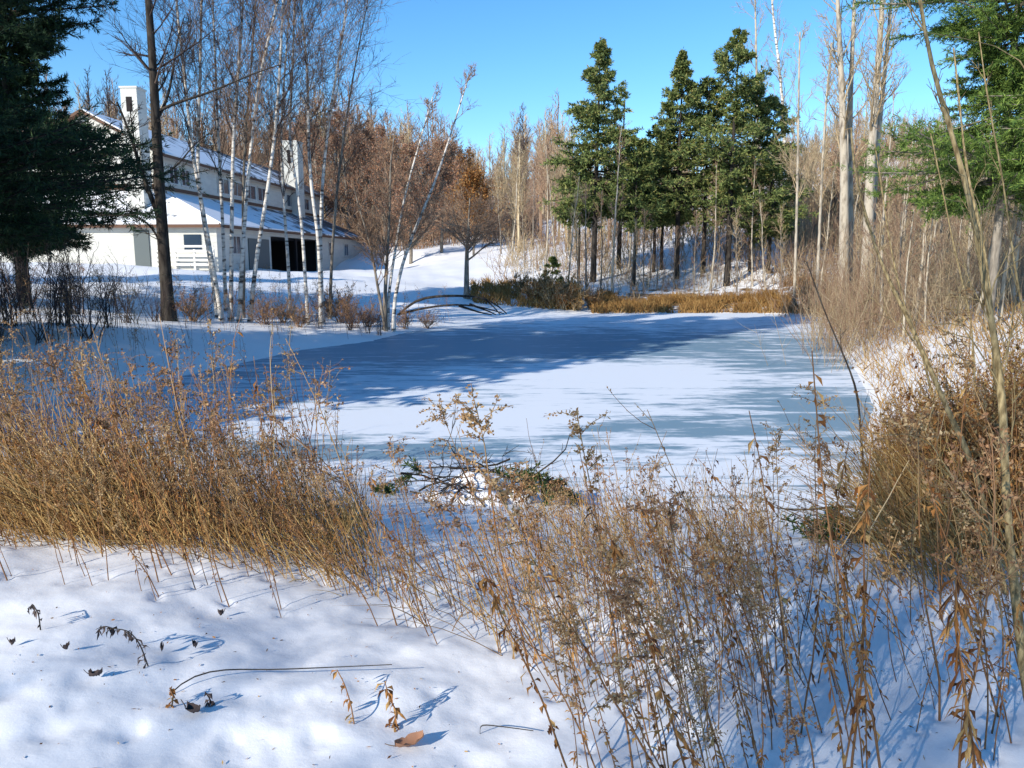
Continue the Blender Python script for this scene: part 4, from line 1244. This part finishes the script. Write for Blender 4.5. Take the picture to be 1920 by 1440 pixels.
# ------------------------------------------------------------------ saplings in front on the right, traced
def sapling(label, pts, d0, d1, r0, r1, seed, n1=7, l1=.5, m='sapling'):
    P = np.array([W(x, y, d0+(d1-d0)*k/(len(pts)-1)) for k, (x, y) in enumerate(pts)])
    base = P[0].copy()
    if pts[0][1] < 1400: base[2] = h1(base[0], base[1])-.03; P[0] = base
    P = resample(P, 22)
    L = P-P[0][None]
    rad = np.linspace(r0, r1, 22)*(1+.10*np.random.default_rng(seed+70).normal(size=22))
    mb = MB(); mb.tubes(L[None], rad[None], 8)
    r = np.random.default_rng(seed)
    if n1: bare_crown(r, mb, L, rad, n1=n1, t0=.3, l1=l1, a1=.5, n2=3, n3=0, up=.08, tw=.0022, rk=.3)
    o = mb.build('sapling', M[m]); o.location = P[0]
    return tag(o, label, 'sapling')
sapling('thick olive brown sapling with a kink rising along the right edge', [(1985, 1560), (1926, 1320), (1900, 1080), (1880, 900), (1886, 800), (1872, 660), (1850, 560), (1832, 430), (1806, 320), (1775, 220), (1740, 110), (1722, -20)], 2.35, 3.0, .018, .006, 1, 16, .5)
sapling('long thin sapling arching left from the right bushes to the poplars', [(1900, 1010), (1830, 880), (1768, 750), (1735, 670), (1700, 590), (1652, 500), (1625, 410), (1600, 320), (1596, 240)], 3.6, 4.6, .016, .005, 2, 6, .5)
sapling('slim pale sapling standing close behind the thick kinked one', [(1905, 700), (1860, 560), (1842, 440), (1812, 330), (1800, 200), (1788, 90)], 6.0, 6.4, .018, .006, 3, 7, .6)
sapling('thin dark stem leaning left over the right end of the pond', [(1640, 800), (1608, 730), (1575, 650), (1548, 590), (1532, 545), (1512, 490)], 7.0, 7.2, .014, .005, 4, 4, .4, 'bark_dark')
sapling('thin stem slanting left behind the long arching sapling', [(1800, 780), (1740, 690), (1702, 600), (1670, 470), (1650, 330), (1640, 270)], 6.5, 7.0, .012, .005, 5, 5, .5)
sapling('thin twig arching across the sky before the bright spruce', [(1990, 420), (1960, 200), (1925, 90), (1870, 82), (1800, 70), (1745, 62)], 3.4, 3.4, .006, .002, 6, 4, .3)
sapling('thin upright sapling rising through the bright spruce', [(1960, 900), (1940, 700), (1905, 520), (1880, 330), (1850, 180), (1835, 60)], 5.0, 5.4, .010, .004, 7, 6, .5)
sapling('short slanted stem in the right thicket beside the kinked sapling', [(1860, 700), (1822, 600), (1790, 470), (1762, 330), (1745, 250)], 7.5, 8.0, .012, .005, 8, 6, .5)

# ------------------------------------------------------------------ fallen wood and small things
def traced(name, label, cat, parts, m):
    """parts: list of (pixels, distance, r0, r1)"""
    P0 = None; mb = MB()
    for pts, d, r0, r1 in parts:
        P = resample([W(x, y, d) for x, y in pts], 12)
        if P0 is None: P0 = P[0].copy()
        mb.tube(P-P0[None], r0, r1, 6)
    o = mb.build(name, M[m]); o.location = P0
    return tag(o, label, cat)
traced('fallen_branch', 'long dark branch arched over the snow from the leaning birches to the shore', 'branch',
       [([(748, 590), (770, 565), (800, 556), (860, 554), (912, 557), (935, 572), (950, 588)], 31, .06, .03), ([(745, 590), (790, 578), (850, 570), (900, 574), (945, 588)], 31.2, .05, .02),
        ([(905, 556), (930, 580), (938, 590)], 31.1, .04, .02), ([(880, 570), (915, 583), (930, 590)], 31, .05, .02), ([(860, 573), (900, 586), (922, 590)], 30.9, .05, .02)], 'bark_dark')
def stick_heap(name, label, cat, px, d, n, L, r0, seed, spread=.6, rise=.25):
    r = np.random.default_rng(seed); g = np.array(gpx(px, d))
    o = thing(name, label, cat, g)
    p = np.stack([r.normal(size=n)*spread, r.normal(size=n)*spread*.6, r.uniform(0, rise, n)], 1)
    a = r.uniform(0, 6.28, n)
    dd = nrm(np.stack([np.cos(a), np.sin(a)*.6, r.normal(size=n)*.25], 1))
    b = grow(r, p-dd*L*.4, dd, L*r.uniform(.3, 1.2, n), 6, .22, .0)
    b[..., 2] = np.maximum(b[..., 2], .0)
    mb = MB(); qr = taper(r0*r.uniform(.3, 1, n), 6, .3); mb.tubes(b, qr, 5)
    pp, pd, pr_, pt, pp_ = spawn(r, b, qr, 3, .3, 1, .7, .2)
    mb.tubes(grow(r, pp, pd, L*.3*r.uniform(.3, 1.1, len(pp)), 3, .18, .03), taper(np.full(len(pp), r0*.28), 3, .4), 3); mb.build('sticks', M['bark_dark'], o)
    return o, b, r
o, b, r = stick_heap('brush_pile', 'snowy heap of dark sticks and evergreen sprigs at the near edge of the pond', 'brush pile', 900, 8.0, 40, .95, .017, 5, .38, .34)
for (bx, by, bz, dx, dy, L_) in ((.05, .0, .30, .9, -.2, .75), (.30, -.1, .34, .5, -.6, .6), (-.55, .1, .28, -.9, .1, .6), (.55, .05, .22, .8, .1, .5)):
    pb = grow(r, np.array([[bx, by, bz]]), nrm(np.array([[dx, dy, .15]])), L_, 6, .12, -.18)
    lb = MB(); lb.tubes(pb, taper(np.array([.008]), 6, .3), 4)
    p_, d_, rr_, t_, par_ = spawn(r, pb, taper(np.array([.008]), 6, .3), 12, .1, 1, .8, .15, flat=.5)
    p2 = grow(r, p_, d_, L_*.35*r.uniform(.5, 1.1, 12), 2, .1, -.15); lb.tubes(p2, taper(np.full(12, .003), 2, .5), 3)
    s_, d_ = sample_on(r, np.concatenate([p2, p2]), 22, 0, 1)
    lb.blades(s_, nrm(d_+.8*r.normal(size=d_.shape)), r.uniform(.05, .10, len(s_)), .008, r)
    lb.build('evergreen_bough', M['evergreen'], o)
sc_ = MB()
th = np.linspace(0, 2*math.pi, 15)[:-1]
def snow_lump(mb, c, rx, ry, rz, rr):
    V = []; n = len(th)
    for k, e in enumerate((0, .45, .85, 1.25)):
        w = 1+.16*rr.normal(size=n)
        V += [np.stack([c[0]+rx*np.cos(th)*math.cos(e)*w, c[1]+ry*np.sin(th)*math.cos(e)*w, np.full(n, c[2]+rz*math.sin(e))], 1)]
    V = np.concatenate(V+[np.array([[c[0], c[1], c[2]+rz]])])
    F = np.concatenate([[[k*n+i, k*n+(i+1) % n, (k+1)*n+(i+1) % n, (k+1)*n+i] for i in range(n)] for k in range(3)])
    b0 = mb.n; mb.add(V, F, True)
    mb.v.append(np.zeros((0, 3))); mb.f.append(np.array([[3*n+i, 3*n+(i+1) % n, 4*n] for i in range(n)])+b0); mb.sm.append(True)
for c in ((-.45, -.1, 0), (.05, -.2, .02), (.4, .05, 0), (-.1, .15, .1)):
    snow_lump(sc_, c, r.uniform(.16, .3), r.uniform(.12, .22), r.uniform(.1, .18), r)
sc_.build('snow_cap', M['snow_cap'], o)
o, b, r = stick_heap('evergreen_bough', 'small fallen green evergreen bough lying on the snow below the right bushes', 'branch', 1592, 5.2, 12, .5, .007, 8, .12, .16)
lb = MB(); s, d = sample_on(r, b, 130, 0, 1); s = s+r.normal(size=s.shape)*.02
lb.blades(s, nrm(d+.8*r.normal(size=d.shape)), r.uniform(.04, .09, len(s)), .006, r); lb.build('needles', M['evergreen'], o)
traced('fallen_branch', 'forked dark branch lying across the snow at the right shore', 'branch',
       [([(1655, 962), (1600, 948), (1545, 952), (1500, 958), (1455, 952)], 7.3, .018, .006), ([(1660, 975), (1630, 940), (1600, 915), (1585, 905)], 7.2, .02, .006), ([(1530, 952), (1518, 940), (1510, 935)], 7.3, .008, .004)], 'bark_dark')

def on_ground(pts, up):
    """lay a traced line on the snow: follow each pixel ray down to the ground"""
    out = []
    for (x, y), u_ in zip(pts, up):
        d = 3.5
        for _ in range(25):
            w = W(x, y, d); zg = h1(w[0], w[1])+u_
            # step along the ray so that its height meets the ground
            k = (zg-EYE)/(w[2]-EYE); d *= .5+.5*k
        out.append(W(x, y, d))
    return np.array(out)
def ground_twig(name, label, cat, pts, up, r0, r1, m, leaves=0, seed=0, leafm='leaf_brown', ll=(.02, .05)):
    P = resample(on_ground(pts, up), 16); o = thing(name, label, cat, P[0])
    mb = MB(); L = P-P[0][None]; mb.tube(L, r0, r1, 5); mb.build('stem', M[m], o)
    if leaves:
        r = np.random.default_rng(seed); lb = MB()
        s, d = sample_on(r, L[None], leaves, .05, 1)
        v = nrm(d*.3+r.normal(size=d.shape)*np.array([.6, .6, .3])+np.array([0, 0, -.8]))
        lb.curled(s, v, r.uniform(*ll, leaves), r.uniform(.004, .008, leaves), r, .6); lb.build('foliage', M[leafm], o)
    return o
ground_twig('bent_stem', 'long thin stem bowed flat over the open snow in front', 'stem', [(318, 1302), (335, 1280), (375, 1260), (420, 1254), (500, 1256), (600, 1252), (735, 1246)], [0, .02, .035, .04, .04, .05, .06], .0032, .0018, 'bark_dark')
ground_twig('bent_stem', 'wiry stem bent over at a right angle beside the front weeds', 'stem', [(900, 1376), (900, 1358), (940, 1362), (1000, 1370)], [0, .05, .05, .03], .0026, .0016, 'bark_dark')
ground_twig('drooping_weed', 'drooping grey weed with hanging leaves alone on the open snow', 'dry weed', [(278, 1250), (262, 1205), (240, 1180), (215, 1180), (195, 1172), (180, 1180)], [0, .10, .14, .13, .12, .09], .003, .0015, 'bark_dark', 46, 3, 'twig_dark', (.025, .055))
ground_twig('drooping_weed', 'small dark weed with a nodding head at the left of the open snow', 'dry weed', [(76, 1182), (72, 1150), (60, 1130), (56, 1140)], [0, .08, .10, .08], .003, .0018, 'bark_dark', 16, 4, 'twig_dark', (.02, .04))
ground_twig('drooping_weed', 'withered broken weed tuft beside the orange brown fallen leaf', 'dry weed', [(735, 1365), (745, 1335), (730, 1310), (722, 1280)], [0, .06, .09, .14], .003, .0018, 'stem', 34, 5, 'leaf_brown', (.03, .06))
ground_twig('drooping_weed', 'thin bare weed hanging below the end of the long bowed stem', 'dry weed', [(664, 1358), (658, 1320), (645, 1280), (632, 1256)], [0, .05, .08, .1], .0026, .0018, 'stem', 14, 6, 'leaf_brown', (.02, .05))
ground_twig('drooping_weed', 'dark stalk with long hanging dead leaves at the right in front', 'dry weed', [(1830, 1462), (1815, 1330), (1800, 1240), (1790, 1160), (1795, 1080)], [0, .3, .45, .6, .75], .006, .003, 'stem', 90, 7, 'leaf_brown', (.05, .11))
ground_twig('drooping_weed', 'weed stump with dark crumpled leaves beside the bowed stem', 'dry weed', [(398, 1322), (392, 1308), (385, 1298)], [0, .03, .05], .003, .002, 'bark_dark', 14, 8, 'twig_dark', (.02, .045))
ground_twig('drooping_weed', 'pale crumpled weed sprig at the left end of the bowed stem', 'dry weed', [(322, 1325), (325, 1305), (318, 1290)], [0, .04, .06], .003, .002, 'stem', 18, 9, 'leaf_brown', (.02, .04))

def fallen_leaf(label, px, py, L, w, m, rz, seed):
    r = np.random.default_rng(seed)
    P = on_ground([(px, py)], [.012])[0]
    nx, ny = 10, 5; u = np.linspace(0, 1, nx); v = np.linspace(-1, 1, ny)
    U, V_ = np.meshgrid(u, v, indexing='ij')
    wd = w*np.sin(np.pi*np.clip(U*.94+.04, 0, 1))**.7
    X = (U-.5)*L; Y = V_*wd; Zz = .018*V_**2+.02*(U-.4)**2*2+.003*r.normal(size=U.shape)
    i = np.arange(nx-1)[:, None]*ny; j = np.arange(ny-1)[None]
    F = np.stack([i+j, i+ny+j, i+ny+j+1, i+j+1], -1).reshape(-1, 4)
    c, s = math.cos(rz), math.sin(rz)
    mb = MB(); mb.add(np.stack([X*c-Y*s, X*s+Y*c, Zz], -1), F, True)
    mb.tube(np.array([[-L*.5*c, -L*.5*s, .01], [-L*.7*c, -L*.7*s, .02], [-L*.85*c, -L*.85*s, .03]]), .002, .0015, 4)
    o = mb.build('fallen_leaf', M[m]); o.location = P
    return tag(o, label, 'leaf')
fallen_leaf('orange brown curled leaf lying on the open snow at the bottom', 768, 1396, .10, .028, 'leaf_rust', .5, 1)
fallen_leaf('dark crumpled leaf half sunk in the snow near the bowed stem', 362, 1335, .07, .022, 'twig_dark', -.5, 2)
fallen_leaf('small dark leaf curl on the snow left of the bowed stem', 180, 1268, .05, .010, 'twig_dark', .1, 3)
for k, (x, y) in enumerate([(24, 1208), (125, 1217), (304, 1219), (365, 1213), (414, 1153)]):
    o = fallen_leaf('tiny dark leaf fragment on the open snow in front', x, y, .025, .008, 'twig_dark', k*.9, 10+k); o['group'] = 'leaf fragments on the snow'

# ------------------------------------------------------------------ bare trees behind the viewer that dapple the near snow
for k, (x, y) in enumerate([(-9.5, -9.0)]):
    b_ = (x, y, h1(x, y)); r = np.random.default_rng(950+k)
    P = straight_path(b_, 11, r, .03, 12)
    tree_from_path('bare_tree', 'bare tree behind the viewer shading the near snow', 'tree', P, .16, .03, 'bark_grey', 'twig_brown', 950+k, group='bare trees behind the viewer',
                   n1=34, t0=.25, l1=3.4, a1=.8, n2=8, n3=4, up=.05, tw=.010)

# ------------------------------------------------------------------ fine plant litter on the near snow
def litter():
    r = np.random.default_rng(404); n = 420
    px = r.uniform(-50, 1950, n); d = 2.1+abs(r.normal(size=n))*1.6
    x = (px-960)/FPX*d; ok = shore_dist(x, d) > .3; x, d = x[ok], d[ok]; n = len(x)
    p = np.stack([x, d, H(x, d)+.004], 1)
    v = nrm(np.stack([r.normal(size=n), r.normal(size=n), np.abs(r.normal(size=n))*.25], 1))
    mb = MB(); mb.blades(p, v, r.uniform(.006, .022, n), r.uniform(.0012, .004, n), r)
    tag(mb.build('plant_litter', M['leaf_brown']), 'small brown seeds and leaf crumbs sprinkled over the near snow', 'litter', kind='stuff')
litter()
